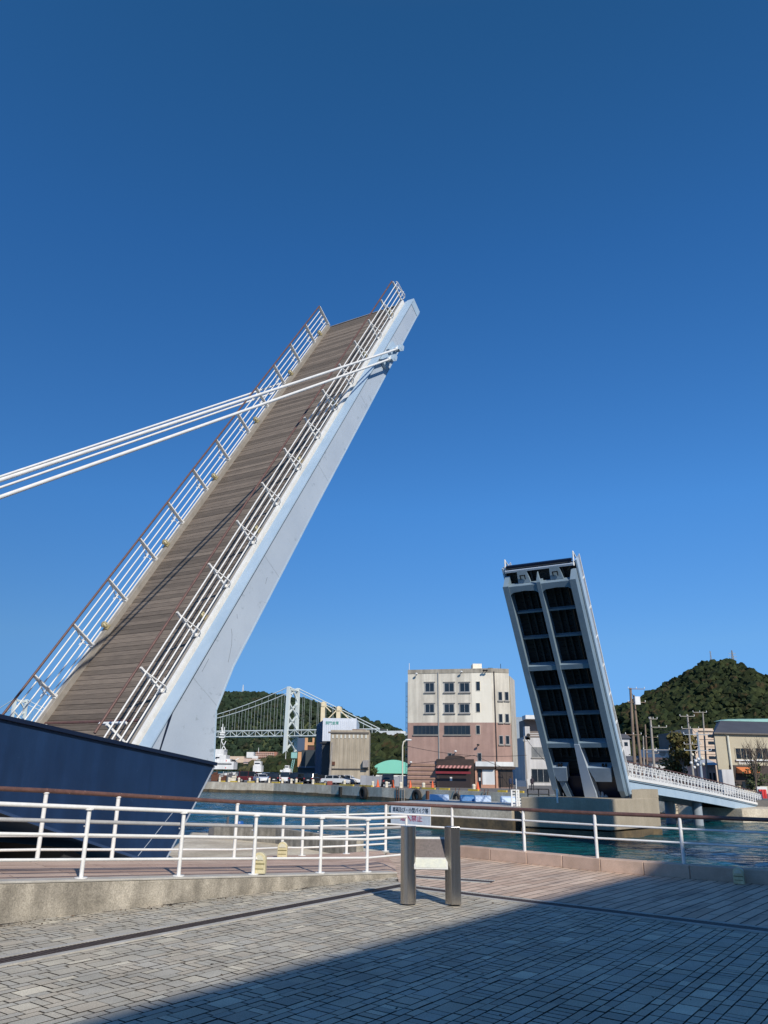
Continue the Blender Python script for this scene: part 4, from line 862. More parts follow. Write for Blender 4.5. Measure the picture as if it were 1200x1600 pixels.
mb = MB(); F.rect(mb, 567, 1188, 576, 1199, .0, 1.4); mb2 = mat('tin_hopper', (.30, .28, .27), (.2, .19, .18), 1, .5, stretch=(6, 1, 1)); obj('tin_hopper', mb, mb2, t_)
mb = MB(); F.rect(mb, 550, 1138.5, 571, 1144, -6, -2); obj('roof_house', mb, mat('brown_roof_house', (.27, .20, .155), None, 1, .9), t_)
mb = MB(); F.rect(mb, 529, 1142.2, 532, 1144, -2, -1); obj('roof_vent', mb, black_m, t_)
corr = mat('corrugated_white_cladding', (.62, .66, .72), (.56, .60, .66), .5, .5, grain=.03, streak=.08)
t_, F, z_ = simple_building('warehouse', 'tall pale corrugated warehouse with green characters behind the silo block', 'warehouse', 501, 555, 1125, 205, 26, corr, Y1=205)
mb = MB(); u0 = 0
while u0 < F.L-.2: F.uvbox(mb, u0, u0+.22, QG, z_-.2, 0, .07); u0 += .5
obj('cladding_rib', mb, corr, t_)
sh_m = mat('slate_blue_cladding', (.05, .085, .15), (.04, .07, .12), .3, .6, stretch=(1, 3, .1))
Fs = Facade(491.5, 500.6, 225, 205.2, QG); mb = MB(); Fs.uvbox(mb, 0, Fs.L, QG, z_-.1, -.3, 0); obj('side_wall', mb, sh_m, t_)
mb = MB(); u0 = .2
while u0 < Fs.L-.4: Fs.uvbox(mb, u0, u0+.3, QG, z_-.5, 0, .12); u0 += .8
obj('side_rib', mb, sh_m, t_)
p = F.a+F.u*F.uv(509, 1135)[0]+Z*(F.uv(509, 1135)[1]-QG)+F.n*.1
obj('green_lettering', text_mb('関門倉庫', p, F.u, Z, .85, .03, width=3.3), mat('green_letters', (.04, .36, .28), None, 2, .6), t_)
t_, F, z_ = simple_building('building', 'dark grain building tucked between the warehouse and the silo block', 'building', 501, 513.5, 1161, 190, 10, mat('dark_shed', (.045, .05, .055), None, 1, .7))
mb = MB(); F.rect(mb, 500, 1160, 514, 1162, 0, .4); obj('eave', mb, black_m, t_)
# dock elevator frames behind: dark and orange structures
t_, F, z_ = simple_building('loading_tower', 'dark steel loading tower with orange brown sections beside the warehouse', 'tower', 464, 494, 1196, 235, 12, mat('dark_dock_steel', (.03, .042, .05), None, 1, .6))
orb = mat('orange_brown_steel', (.60, .33, .17), (.5, .26, .13), .6, .6)
def part(name, x0, y0, x1, y1, d0, d1, m_, F=None, t=None, sub=None):
    mb = MB(); (F).rect(mb, x0, y0, x1, y1, d0, d1); return obj(name, mb, m_, t)
for nm, r, m_ in (('leg', (465.5, 1175, 471, 1198), orb), ('cabin', (476.5, 1153, 481, 1172), orb), ('cabin', (481, 1160, 491, 1164.5), orb), ('cabin', (488.5, 1153, 491.5, 1160), orb), ('panel', (480, 1166, 491, 1192), mat('dark_red_steel', (.09, .035, .03), None, 1, .7)), ('panel', (485, 1184, 488, 1192), orb), ('tower_frame', (465, 1153, 479, 1174), sh_m), ('tower_frame', (471, 1172, 492, 1200), MATS['dark_dock_steel']), ('gallery', (466, 1197, 492, 1200), mat('grey_gallery', (.1, .13, .18), None, 1, .7)), ('base', (466, 1203, 496, 1216), MATS['dark_dock_steel'])):
    part(nm, *r, -3 if nm == 'tower_frame' else 0, .3+.3*random.random(), m_, F, t_)
mb = MB()
for x in (483, 486.5): F.rect(mb, x, 1154, x+.5, 1160, .1, .3)
F.rect(mb, 481, 1156.5, 489, 1157.2, .1, .3); obj('glazing_bar', mb, black_m, t_)
# cream cranes above the warehouse roof
crm = mat('cream_crane_steel', (.72, .62, .42), (.6, .5, .33), .6, .6)
def crane(px, ytop, ybot, Y, label, arm):
    base = aty(px, ybot, Y); top = aty(px, ytop, Y); t_ = thing('crane', label, 'crane', (base.x, Y, QG))
    mb = MB(); mb.bar((base.x, Y, QG), (top.x, Y, top.z), 1.2, 1.2); obj('column', mb, crm, t_)
    mb = MB(); mb.lathe((top.x, Y, top.z), [(.7, -1), (.95, -.6), (1.0, .2), (.6, .5), (.2, .7)], 6, False); obj('slewing_head', mb, crm, t_)
    for (x1, y1) in arm:
        e_ = aty(x1, y1, Y); mb = MB(); n0 = V((top.x, Y, top.z)); d_ = e_-n0
        for o2 in (-.35, .35): mb.bar(n0+V((0, o2, 0)), e_+V((0, o2, 0)), .28, .28)
        for i in range(8): mb.bar(n0+d_*(i/8)+V((0, -.35, 0)), n0+d_*((i+1)/8)+V((0, .35, 0)), .12, .12)
        obj('jib', mb, crm, t_)
crane(505, 1100, 1125, 232, 'cream dock crane with a short jib above the warehouse, nearer the suspension bridge tower', [(517, 1112), (510, 1103)])
crane(529, 1107, 1125, 236, 'cream dock crane with a long sloping jib above the warehouse roof', [(546, 1124), (511, 1125)])
# low sheds, green vaulted roof, fence
t_ = thing('gymnasium', 'low hall with a pale green vaulted roof behind the grey fence', 'hall', aty(607, 1215, 215))
F = Facade(588, 641, 215, 215, QG); c0 = F.uv(586, 1209)[1]; ctop = F.uv(615, 1190)[1]; u0, u1 = F.uv(584, 1200)[0], F.uv(646, 1200)[0]
pts = [(u0+(u1-u0)*i/16, c0+(ctop-c0)*(.42+.58*sin(pi*i/16)**.8)) for i in range(17)]
mb = MB(); mb.prism([F.a+F.u*u+Z*(v-QG) for u, v in pts]+[F.a+F.u*u1+Z*(c0-QG-.3), F.a+F.u*u0+Z*(c0-QG-.3)], -F.n*30); obj('vaulted_roof', mb, mat('pale_green_roof', (.20, .58, .45), (.18, .53, .42), .1, .5, grain=.03), t_)
mb = MB(); F.uvbox(mb, u0+.5, u1-.5, QG, c0-.3, -28, -.3); obj('wall', mb, far_white, t_)
mb = MB(); k = u0+2
while k < u1-2: F.uvbox(mb, k, k+1.1, c0-1.1, c0-.5, -.3, -.2); k += 2.2
obj('window_strip', mb, black_m, t_)
fg = mat('grey_corrugated_fence', (.34, .35, .37), (.27, .28, .30), .5, .6, rnd=.12)
F = Facade(563, 640, 124, 123, QG); t_ = thing('fence', 'grey corrugated site fence between the silo block and the rose building', 'fence', F.a); mb = MB(); u0 = 0; vt = F.uv(600, 1212)[1]
i = 0
while u0 < F.L: F.uvbox(mb, u0, u0+.9, QG, vt-.05*(i % 3), -.04, .0); F.uvbox(mb, u0+.9, u0+1.02, QG, vt+.1, -.06, .05); u0 += 1.02; i += 1
obj('fence_panel', mb, fg, t_)
F = Facade(338, 470, 172, 170, QG); t_ = thing('fence', 'thin pale railing fence behind the row of parked cars', 'fence', F.a); mb = MB(); u0 = 0
for v in (.5, 1.0, 1.45): F.uvbox(mb, 0, F.L, QG+v, QG+v+.06, 0, .06)
while u0 < F.L: F.uvbox(mb, u0, u0+.07, QG, QG+1.5, 0, .07); u0 += .9
obj('fence_rails', mb, far_white, t_)
# ================================================================== CARS
def car(kind, color, label, px, py, Y, rz, group='cars parked on the far quay'):
    p = aty(px, py, Y); rm = Matrix.Translation((p.x, Y, QG)) @ Matrix.Rotation(rz, 4, 'Z')
    t_ = thing('parked_car', label, 'car', group=group, mtx=rm)
    L_, H_, W_ = {'van': (4.7, 1.85, 1.75), 'kei': (3.4, 1.65, 1.48), 'sedan': (4.6, 1.45, 1.75), 'suv': (4.4, 1.7, 1.8)}[kind]
    h2 = L_/2
    if kind == 'sedan': low = [(-h2, .35), (-h2, .8), (-h2+.15, .95), (h2-1.2, .98), (h2-.1, .75), (h2, .55), (h2, .3)]; cab = [(-h2+.4, .95), (-h2+1.2, H_-.03), (h2-2.1, H_), (h2-1.1, .97)]
    else: low = [(-h2, .35), (-h2, 1.0), (h2-.9, 1.02), (h2-.05, .8), (h2, .55), (h2, .3)]; cab = [(-h2+.03, 1.0), (-h2+.25, H_-.05), (-h2+.5, H_), (h2-1.7, H_), (h2-.85, 1.0)]
    bm = mat('car_paint_'+color, CARC[color], tuple(x*.92 for x in CARC[color]), 1, .22, grain=0, spec=.6)
    mb = MB(); mb.prism([(x, -W_/2, z_) for x, z_ in low], (0, W_, 0)); bo = obj('body', mb, bm, t_, local=True, bevel=.06)
    mb = MB(); mb.prism([(x, -W_/2+.1, z_-.012) for x, z_ in cab], (0, W_-.2, 0)); obj('cabin_glass', mb, glassd, t_, local=True, bevel=.04)
    mb = MB(); mb.prism([(cab[1][0]-.04, -W_/2+.14, H_-.04), (cab[1][0]+.1, -W_/2+.14, H_+.01), (cab[-2][0]-.05, -W_/2+.14, H_+.015), (cab[-2][0]+.06, -W_/2+.14, H_-.04)], (0, W_-.28, 0))
    for x in (cab[0][0]+.35, (cab[0][0]+cab[-1][0])/2, cab[-1][0]-.5):
        for s_ in (-1, 1): mb.bar((x, s_*(W_/2-.1), .97), (x, s_*(W_/2-.12), H_-.03), .09, .05)
    obj('roof', mb, bm, t_, local=True)
    for x in (-h2+.8, h2-.85):
        for s_ in (-1, 1):
            mb = MB(); mb.tube((x, s_*(W_/2-.2), .31), (x, s_*(W_/2+.01), .31), .31, .31, 16); wo = obj('wheel', mb, rubber, t_, local=True)
            mb = MB(); mb.tube((x, s_*(W_/2+.01), .31), (x, s_*(W_/2+.025), .31), .19, .17, 12); obj('rim', mb, MATS['tin_hopper'], wo, local=True)
    for s_ in (-1, 1):
        mb = MB(); mb.box(h2-.12, h2+.02, min(s_*.45, s_*.8), max(s_*.45, s_*.8), .58, .74); obj('headlight', mb, far_white, t_, local=True)
        mb = MB(); mb.box(-h2-.02, -h2+.1, min(s_*.55, s_*.82), max(s_*.55, s_*.82), .72, .95); obj('tail_light', mb, MATS['red_awning'], t_, local=True)
    mb = MB(); mb.box(-h2-.03, -h2+.02, -.22, .22, .5, .66); mb.box(h2-.02, h2+.03, -.22, .22, .38, .52); obj('number_plate', mb, far_white, t_, local=True)
CARC = dict(maroon=(.10, .012, .015), white=(.76, .77, .78), black=(.012, .013, .016), silver=(.52, .54, .56), navy=(.02, .035, .07), blue=(.16, .24, .36), cream=(.7, .68, .6))
R_ = radians
for c_ in [('van', 'maroon', 'dark red minivan at the left end of the parked row', 391, 1221, 148, R_(8)), ('sedan', 'white', 'white car nose out beside the dark red minivan', 408, 1221.5, 145, R_(-65)),
           ('kei', 'blue', 'small blue grey car behind the white one', 416, 1221, 153, R_(-70)), ('suv', 'black', 'black car with a white plate left of the white van', 428.5, 1222.5, 143, R_(95)),
           ('van', 'white', 'white van seen from behind in the parked row', 447.5, 1223.5, 141, R_(88)), ('kei', 'silver', 'small silver car just behind the white van', 456, 1222, 147, R_(80)),
           ('suv', 'black', 'black car right of the white van', 466.5, 1224, 140, R_(70)), ('sedan', 'navy', 'dark blue car behind the two black cars', 478, 1222, 149, R_(60)), ('suv', 'black', 'black car with a pale plate left of the concrete pole', 487, 1224, 139, R_(78)),
           ('sedan', 'black', 'dark car half hidden behind the concrete pole', 500, 1223.5, 144, R_(50)), ('sedan', 'silver', 'silver saloon seen side on right of the concrete pole', 524, 1226.5, 131, R_(-4)),
           ('sedan', 'navy', 'dark blue saloon behind the silver one', 534, 1225.5, 136, R_(-8)), ('sedan', 'white', 'white saloon at the right end of the saloons', 543, 1225, 138, R_(-10)),
           ('suv', 'black', 'black car parked alone against the grey fence', 605.5, 1226, 119.5, R_(92))]: car(*c_)
# ================================================================== QUAY FURNITURE
def qpt(px, setback=.7, zz=QG):
    """point on the far quay edge seen at picture column px"""
    best = None
    for (a, c) in zip(QL, QL[1:]):
        a = V((*a, 0)); c = V((*c, 0)); tt = (c-a).normalized(); nn = V((tt.y, -tt.x, 0)); nn = nn if nn.y < 0 else -nn
        for k in range(0, 101):
            p = a+(c-a)*(k/100)-nn*setback; v_ = p+Z*zz-EP; x = 600+FPX*v_.dot(CR)/v_.dot(CF)
            if best is None or abs(x-px) < best[0]: best = (abs(x-px), p, tt, nn)
    return best[1]+Z*zz, best[2], best[3]
proto = None
bl_lab = ['white bollard on the far quay in front of the {}']
where = ['moored patrol ship', 'patrol ship stern', 'dark red minivan', 'dark red minivan bumper', 'gap beside the white car', 'black car', 'white van', 'white van rear corner', 'second black car', 'third black car', 'silver saloon', 'grey fence left of the first tyre', 'grey fence between two orange cones', 'street lamp', 'rose building steps', 'rose building white panel']
for i, px in enumerate((343, 357, 373, 390, 402, 420.5, 441, 455, 463, 489, 538, 582, 604, 626, 662, 741)):
    p, tt, nn = qpt(px, .8)
    if proto is None:
        proto = thing('bollard', 'x', 'bollard', (0, 0, 0), 'white bollards along the far quay'); mb = MB(); mb.lathe((0, 0, 0), [(.26, 0), (.22, .1), (.20, .5), (.23, .58), (.22, .72), (.12, .80)], 10); obj('shaft', mb, mat('cream_bollard', (.74, .68, .54), (.6, .54, .42), 4, .6), proto)
        mb = MB(); mb.lathe((0, 0, 0), [(.36, 0), (.36, .05)], 10); obj('base_plate', mb, MATS['rust'], proto); c_ = proto
    else: c_ = copy_tree(proto)
    c_.location = p; c_['label'] = 'white mooring bollard in front of the '+where[i]
proto = None; n_ = 0
segs = [(346, 352), (360, 370), (387, 397), (425, 437), (462, 472), (492, 508), (531, 552), (563, 582), (660, 680), (688, 702), (732, 748), (778, 792), (806, 818)]
yl = ['by the patrol ship bow', 'by the patrol ship stern', 'below the dark red minivan', 'below the black car', 'below the second black car', 'at the foot of the concrete pole', 'in front of the silver saloon', 'over the first black tyre', 'near the coiled yellow rope', 'in front of the striped awning', 'in front of the white panel', 'in front of the brown tinted window', 'beside the narrow blue grey building']
for i, (x0, x1) in enumerate(segs):
    a, t1, n1_ = qpt(x0, .12); c, t2, n2_ = qpt(x1, .12); mb = MB(); mb.bar(a+Z*.12, c+Z*.12, .25, .24)
    obj('kerb_block', mb, yellow, label='yellow painted kerb block on the quay edge '+yl[i], cat='kerb', group='yellow kerb blocks along the far quay', bevel=.03)
proto = None
for i, (px, sb_, lab) in enumerate(((590, 2, 'orange traffic cone left of the black car by the fence'), (614, 2, 'orange traffic cone right of the black car by the fence'), (641, 3, 'orange cone at the left corner of the rose building'), (676, 4, 'orange cone in front of the ribbed base of the rose building'), (747, 5, 'orange cone in front of the dark door of the rose building'))):
    p, tt, nn = qpt(px, sb_)
    if proto is None:
        proto = thing('traffic_cone', lab, 'cone', (0, 0, 0), 'orange cones on the far quay'); mb = MB(); mb.lathe((0, 0, 0), [(.24, .05), (.05, 1.0)], 10); obj('cone', mb, orange, proto); mb = MB(); mb.box(-.3, .3, -.3, .3, 0, .05); obj('base', mb, orange, proto); c_ = proto
    else: c_ = copy_tree(proto)
    c_.location = p; c_['label'] = lab
p, tt, nn = qpt(515, .9); mb = MB(); mb.box(p.x-.4, p.x+.4, p.y-.4, p.y+.4, QG, QG+.6); obj('crate', mb, mat('faded_red_plastic', (.26, .07, .055), None, 2, .7), label='faded red box at the quay edge by the concrete pole', cat='box', bevel=.05)
# tyre fenders and hanging frames
tl = ['large black tyre fender under the yellow frame left of the sign', 'black tyre fender above the warning sign', 'black tyre fender left of the blue tarpaulin', 'black tyre fender between the blue and pale tarpaulins']
for i, px in enumerate((568, 651, 713, 758)):
    p, tt, nn = qpt(px, -.7); t_ = thing('tyre_fender', tl[i], 'tyre fender', p+Z*-1.6, 'black tyre fenders on the far quay wall'); r = (.95, .85, .6, .55)[i]; c = p+Z*(-.55-.3)
    mb = MB(); R0 = r*.72; rr = r*.3; P = []; Fc = []
    for a_ in range(18):
        for b2 in range(8):
            A = 2*pi*a_/18; B2 = 2*pi*b2/8; q_ = R0+rr*cos(B2); P.append(c+tt*(q_*cos(A))+Z*(q_*sin(A))+nn*(rr*sin(B2)))
    for a_ in range(18):
        for b2 in range(8): Fc.append((a_*8+b2, ((a_+1) % 18)*8+b2, ((a_+1) % 18)*8+(b2+1) % 8, a_*8+(b2+1) % 8))
    mb.add(P, Fc, True); obj('tyre', mb, rubber, t_)
    mb = MB()
    for s_ in (-.5, .5): mb.tube(c+tt*s_*r+Z*r*.6, c+tt*s_*r*1.1+nn*-.2+Z*(1.15), .04)
    obj('chain', mb, MATS['rust'], t_)
for px, lab in ((532, 'dark vertical rubber fender on the quay wall below the silver saloon'), (668, 'rust streaked vertical pipe on the quay wall below the rose building')):
    p, tt, nn = qpt(px, -.5); mb = MB(); mb.bar(p+Z*-1.5, p+Z*-.15, .55 if px < 600 else .3, .35, up=nn); obj('wall_fender', mb, rubber if px < 600 else MATS['rust'], label=lab, cat='fender')
for px in (621, 630):
    p, tt, nn = qpt(px, -.45); mb = MB()
    for s_ in (-.25, .25): mb.tube(p+tt*s_+Z*-1.6, p+tt*s_+Z*.05, .05)
    for k in range(5): mb.bar(p-tt*.25+Z*(-1.5+.32*k), p+tt*.25+Z*(-1.5+.32*k), .05, .05)
    obj('quay_ladder', mb, MATS['rust'] if px < 625 else pole_c, label='iron ladder on the quay wall '+('left of' if px < 625 else 'right below')+' the street lamp', cat='ladder')
p, tt, nn = qpt(650, .6); mb = MB()
for k in range(4): mb.ball(p+tt*(k*.35-.6)+Z*.12, (.3, .25, .14), 8, 5)
obj('rope_coil', mb, yellow, label='heap of yellow rope on the quay edge above a tyre fender', cat='rope')
# tarpaulins / pontoon boats behind the wharf
tarp = mat('pale_blue_tarp', (.46, .58, .74), (.38, .5, .68), 1.5, .5); tarpb = mat('blue_tarp', (.03, .19, .45), None, 1, .5)
for i, (x0, x1, m_, lab) in enumerate(((672, 702, tarp, 'pale blue tarpaulin roll on the wharf above the sign'), (720, 742, tarpb, 'bright blue tarpaulin on the wharf'), (743, 768, tarp, 'pale blue tarpaulin just right of the bright blue one'), (784, 806, tarp, 'pale blue tarpaulin behind the white ladder rail'), (826, 843, tarp, 'pale blue tarpaulin behind the dark railing'))):
    Y = 66-3.5*(i/4); a = atz(x0, 1253, wz); a = aty(x0, 1252.5-.6*i/4, Y); c = aty(x1, 1252.5-.6*i/4, Y); zb_ = min(a.z, c.z); mb = MB()
    pr2 = [(0, 0), (.9, 0), (.85, .3), (.5, .46), (.15, .38)]
    mb.prism([(a.x, a.y+y_, wz+.12+z_*1.05) for y_, z_ in pr2], (c.x-a.x, c.y-a.y, 0)); obj('tarpaulin', mb, m_, label=lab, cat='tarpaulin', bevel=.05)
# white ladder rail and dark railing at the wharf end
t_ = thing('railing', 'short white ladder railing standing at the end of the wharf', 'railing', aty(812, 1256, 57)); a = aty(800, 1257, 57); c = aty(824, 1257, 57.5)
zb_ = wz+.12; zt_ = aty(800, 1234, 57).z; b2 = aty(811, 1257, 57.2)
for q_ in (a, V((a.x+.35, a.y, 0)), b2):
    mb = MB(); mb.bar((q_.x, q_.y, zb_), (q_.x, q_.y, zt_), .1, .1); obj('post', mb, white, t_)
for k in range(6):
    e2 = c if k in (0, 1, 2) else b2; z2 = zb_+(zt_-zb_)*(.08+.18*k); mb = MB(); mb.bar((a.x, a.y, z2), (e2.x, e2.y, z2), .06, .06); obj('rail', mb, white, t_)
t_ = thing('railing', 'thin dark railing beside the pier at the end of the wharf', 'railing', aty(840, 1250, 60))
pts = [aty(x, 1248, 60) for x in (825, 842, 858)]; zt_ = aty(840, 1233, 60).z
for q_ in pts: mb = MB(); mb.tube((q_.x, 60, wz), (q_.x, 60, zt_), .04); obj('post', mb, black_m, t_)
for z2 in (zt_, zt_-.35, zt_-.75): mb = MB(); mb.tube((pts[0].x, 60, z2), (pts[2].x, 60, z2), .035); obj('rail', mb, black_m, t_)
# two people far across
def person(p, h, top, trousers, label, rz=0):
    t_ = thing('person', label, 'person', p, 'people walking on the far quay')
    me = bpy.data.meshes.new('body'); s = h/1.72
    vs = [(0, 0, .95), (0, 0, 1.2), (0, 0, 1.42), (0, 0, 1.52), (0, 0, 1.66), (.1, 0, .88), (.12, -.06, .5), (.13, .02, .06), (.13, -.14, .03), (-.1, 0, .88), (-.12, .1, .5), (-.13, .16, .08), (-.13, .04, .03), (.2, 0, 1.4), (.25, .05, 1.12), (.24, -.08, .9), (-.2, 0, 1.4), (-.25, -.03, 1.12), (-.24, -.16, .92)]
    rs = [.15, .14, .13, .055, .10, .09, .06, .04, .035, .09, .06, .04, .035, .06, .045, .03, .06, .045, .03]
    es = [(0, 1), (1, 2), (2, 3), (3, 4), (0, 5), (5, 6), (6, 7), (7, 8), (0, 9), (9, 10), (10, 11), (11, 12), (2, 13), (13, 14), (14, 15), (2, 16), (16, 17), (17, 18)]
    me.from_pydata([tuple(x*s for x in v_) for v_ in vs], es, []); bm = bmesh.new(); bm.from_mesh(me); sl_ = bm.verts.layers.skin.verify(); bm.verts.ensure_lookup_table()
    for i, r_ in enumerate(rs): bm.verts[i][sl_].radius = (r_*s, r_*s)
    bm.verts[0][sl_].use_root = True; bm.to_mesh(me); bm.free(); me.materials.append(trousers); o = bpy.data.objects.new('body', me); link(o, t_); o.modifiers.new('skin', 'SKIN').use_smooth_shade = True; o.modifiers.new('sub', 'SUBSURF').levels = 1
    mb = MB(); mb.lathe((0, 0, 0), [(.19*s, .86*s), (.18*s, 1.1*s), (.2*s, 1.38*s), (.09*s, 1.5*s)], 10); obj('jacket', mb, top, t_, local=True)
    mb = MB(); mb.ball((0, .01, 1.69*s), (.105*s, .115*s, .10*s), 10, 6); obj('hair', mb, black_m, t_, local=True)
person(V((aty(832, 1230, 105).x, 105, QG)), 1.7, mat('dark_jacket', (.03, .02, .03), None, 2, .8), mat('dark_trousers', (.03, .03, .04), None, 2, .8), 'person in dark clothes walking past the white house')
person(V((aty(798, 1230, 103).x, 103, QG)), 1.7, mat('navy_jacket', (.02, .03, .07), None, 2, .8), MATS['dark_trousers'], 'person in navy at the right corner of the rose building')
t_ = thing('fence', 'dark panel fence with white posts beside the rose building', 'fence', aty(815, 1230, 112)); F = Facade(806, 824, 112, 112, QG)
mb = MB(); F.rect(mb, 807, 1219.5, 823, 1229, -.1, 0); obj('fence_panel', mb, sh_m, t_)
for x in (806, 823): mb = MB(); F.rect(mb, x, 1217, x+2.2 if x > 810 else x+1, 1233, -.15, .1); obj('post', mb, far_white, t_)
# ================================================================== POLES, LAMPS, WIRES
def pole(x0, y0, x1, y1, Y, r, label, arms=(), m_=pole_c, ground=QG, insul=True, zrot=0):
    top = aty(x0, y0, Y); b = aty(x1, y1, Y); b.z = max(ground, min(b.z, 1.0)) if False else ground
    b = V((b.x, Y, ground)); t_ = thing('utility_pole', label, 'utility pole', b, 'utility poles beyond the water')
    mb = MB(); mb.tube(b, top, r*1.25, r*.8, 10); obj('shaft', mb, m_, t_)
    for (f, l0, l1) in arms:
        p = b+(top-b)*f; mb = MB(); mb.bar(p+V((l0, -.15, 0)), p+V((l1, -.15, 0)), .07, .07); ao = obj('crossarm', mb, m_, t_)
        if insul:
            for k in range(3):
                mb = MB(); q_ = p+V((l0+(l1-l0)*k/2, -.15, .05)); mb.lathe(q_, [(.04, 0), (.05, .07), (.03, .12), (.045, .17), (.01, .2)], 8); obj('insulator', mb, far_white, ao)
    return t_, top, b
wood = mat('brown_pole', (.24, .18, .13), (.17, .12, .09), 1, .85)
P1 = pole(985, 1075, 992, 1215, 92, .17, 'tallest brown utility pole at the left end of the sloping span', ((.99, -.3, 1.6), (.86, -.4, 1.6), (.55, -.9, .9)), wood)
mb = MB(); mb.box(P1[1].x+.3, P1[1].x+.9, 91.6, 92.2, P1[1].z-1.9, P1[1].z-1.0); obj('transformer', mb, far_white, P1[0])
P2 = pole(990, 1086, 1004, 1215, 93, .15, 'leaning brown pole propping the tallest utility pole', (), wood)
P3 = pole(1016, 1120, 1023, 1215, 100, .15, 'pale concrete pole with street lamp arm left of the white house', ((.86, 0, 1.9), (.56, -1.2, 2.0), (.97, -.2, .8)))
P4 = pole(1008, 1132, 1012, 1215, 125, .14, 'thin brown pole between the two nearer poles', ((.8, 0, 1.8), (.55, 0, 1.8)), wood)
P5 = pole(1005, 1150, 1006, 1215, 130, .12, 'short thin pole behind the leaning prop pole', (), pole_c)
P6 = pole(1074, 1117, 1083, 1215, 100, .13, 'grey pole with four short arms left of the apartment block', ((.98, -1, .8), (.82, -.9, 1.2), (.62, -.8, 1.3)))
P7 = pole(1098, 1112, 1104, 1215, 118, .12, 'grey pole rising in front of the apartment block', ((.99, -1.5, .5), (.75, -1, 1)))
P8 = pole(1089.5, 1144, 1096, 1215, 96, .14, 'blue grey pole with wide crossarms beside the round lamps', ((.96, -1.7, 1.3), (.7, -1.8, 1.4)), mat('blue_grey_pole', (.30, .36, .42), None, 1, .6))
P9 = pole(519.5, 1160, 514, 1228, 141, .2, 'concrete pole standing among the parked cars', (), pole_c)
P10 = pole(819, 1150, 824, 1225, 112, .1, 'thin grey pole beside the white two storey house', ((.9, -.2, .5),), pole_c)
t_ = thing('street_lamp', 'cream street lamp on the quay left of the rose building', 'street lamp', qpt(629, 1.2)[0]); b = qpt(629, 1.2)[0]; top = aty(628.5, 1160, b.y); tz = aty(628, 1156, b.y).z
mb = MB(); mb.path([b, V((b.x, b.y, tz-.8)), V((b.x+.15, b.y, tz-.25)), V((b.x+.6, b.y, tz))], .10, 8); obj('shaft', mb, mat('cream_lamp_post', (.66, .62, .50), None, 2, .6), t_)
mb = MB(); mb.ball((b.x+.8, b.y, tz), (.5, .2, .14)); obj('lamp_head', mb, far_white, t_)
def wire(a, b, sag, label):
    mb = MB(); pts = [a+(b-a)*(i/14)-Z*(sag*4*(i/14)*(1-i/14)) for i in range(15)]
    for p, q_ in zip(pts, pts[1:]): mb.tube(p, q_, .028, .028, 4, caps=False)
    obj('overhead_wire', mb, black_m, label=label, cat='wire', group='overhead wires')
L_ = ['first', 'second', 'third']
wire(aty(637, 1166, 112), aty(823, 1180, 111), .6, 'dark overhead wire crossing the rose storey of the building')
wire(aty(637, 1194, 112), aty(741, 1180, 112), .1, 'dark wire rising over the curved shop front'); wire(aty(741, 1180, 112), aty(792, 1201, 112), .1, 'dark wire falling from the wall lamp to the white sign board')
wire(P1[1]-Z*.3, P3[1]-Z*.4, .6, 'wire between the tallest brown pole and the pole with the lamp arm'); wire(P3[1]-Z*.8, P6[1]-Z*1.5, .8, 'wire from the pole with the lamp arm to the grey four armed pole')
wire(P6[1]-Z*.8, P8[1]-Z*.2, .3, 'wire from the grey four armed pole to the blue grey pole'); wire(P10[1], aty(862, 1198, 112), .3, 'wire from the thin grey pole across the white house')
# cluster of round lamps and stall beside it
t_ = thing('globe_lamp', 'cluster of round white and cream globe lamps beside the blue grey pole', 'lamp', aty(1090, 1215, 90)); 
for i, (x, y) in enumerate(((1082, 1179), (1087, 1189), (1091, 1186), (1097, 1185), (1085, 1199), (1090, 1195), (1099, 1194), (1080, 1192))):
    p = aty(x, y, 90); mb = MB(); mb.ball(p, (.17, .17, .17), 10, 7); g_ = obj('globe', mb, MATS['cream_bollard'] if i % 3 == 0 else far_white, t_)
p = aty(1090, 1215, 90); mb = MB(); mb.tube((p.x, 90, QG), (p.x, 90, aty(1090, 1182, 90).z), .06); 
for x, y in ((1082, 1180), (1098, 1186), (1085, 1198), (1099, 1194)): q_ = aty(x, y, 90); mb.tube((p.x, 90, q_.z-.3), q_, .03)
obj('stand', mb, black_m, t_)
# ================================================================== RIGHT SIDE BUILDINGS
t_, F, z_ = simple_building('apartment_building', 'cream apartment block with dark stairwell openings below the hill', 'building', 1092, 1125, 1142, 150, 12, mat('cream_apartment', (.66, .52, .40), (.58, .45, .34), .4, .85, streak=.08))
for y in (1147.5, 1158.5, 1170, 1181.5):
    mb = MB(); F.rect(mb, 1106+(y-1147)*.05, y, 1118+(y-1147)*.05, y+4.6, -.02, .06); obj('opening', mb, glassd, t_)
for y in (1154.5, 1166, 1177.5):
    mb = MB(); F.rect(mb, 1093.5, y, 1125, y+.7, 0, .12); obj('string_course', mb, MATS['cream_apartment'], t_)
mb = MB(); F.rect(mb, 1091, 1141, 1126, 1142.5, -.2, .3); obj('parapet', mb, MATS['cream_apartment'], t_)
t_, F, z_ = simple_building('building', 'dark glazed building between the poles left of the apartment block', 'building', 1070, 1094, 1147, 158, 12, mat('dark_balcony_wall', (.06, .065, .07), (.04, .045, .05), .5, .6))
mb = MB()
for y in (1150, 1159, 1168, 1177, 1186): F.rect(mb, 1071, y, 1088, y+1.2, 0, .5)
obj('balcony_slab', mb, MATS['taupe_wall'], t_)
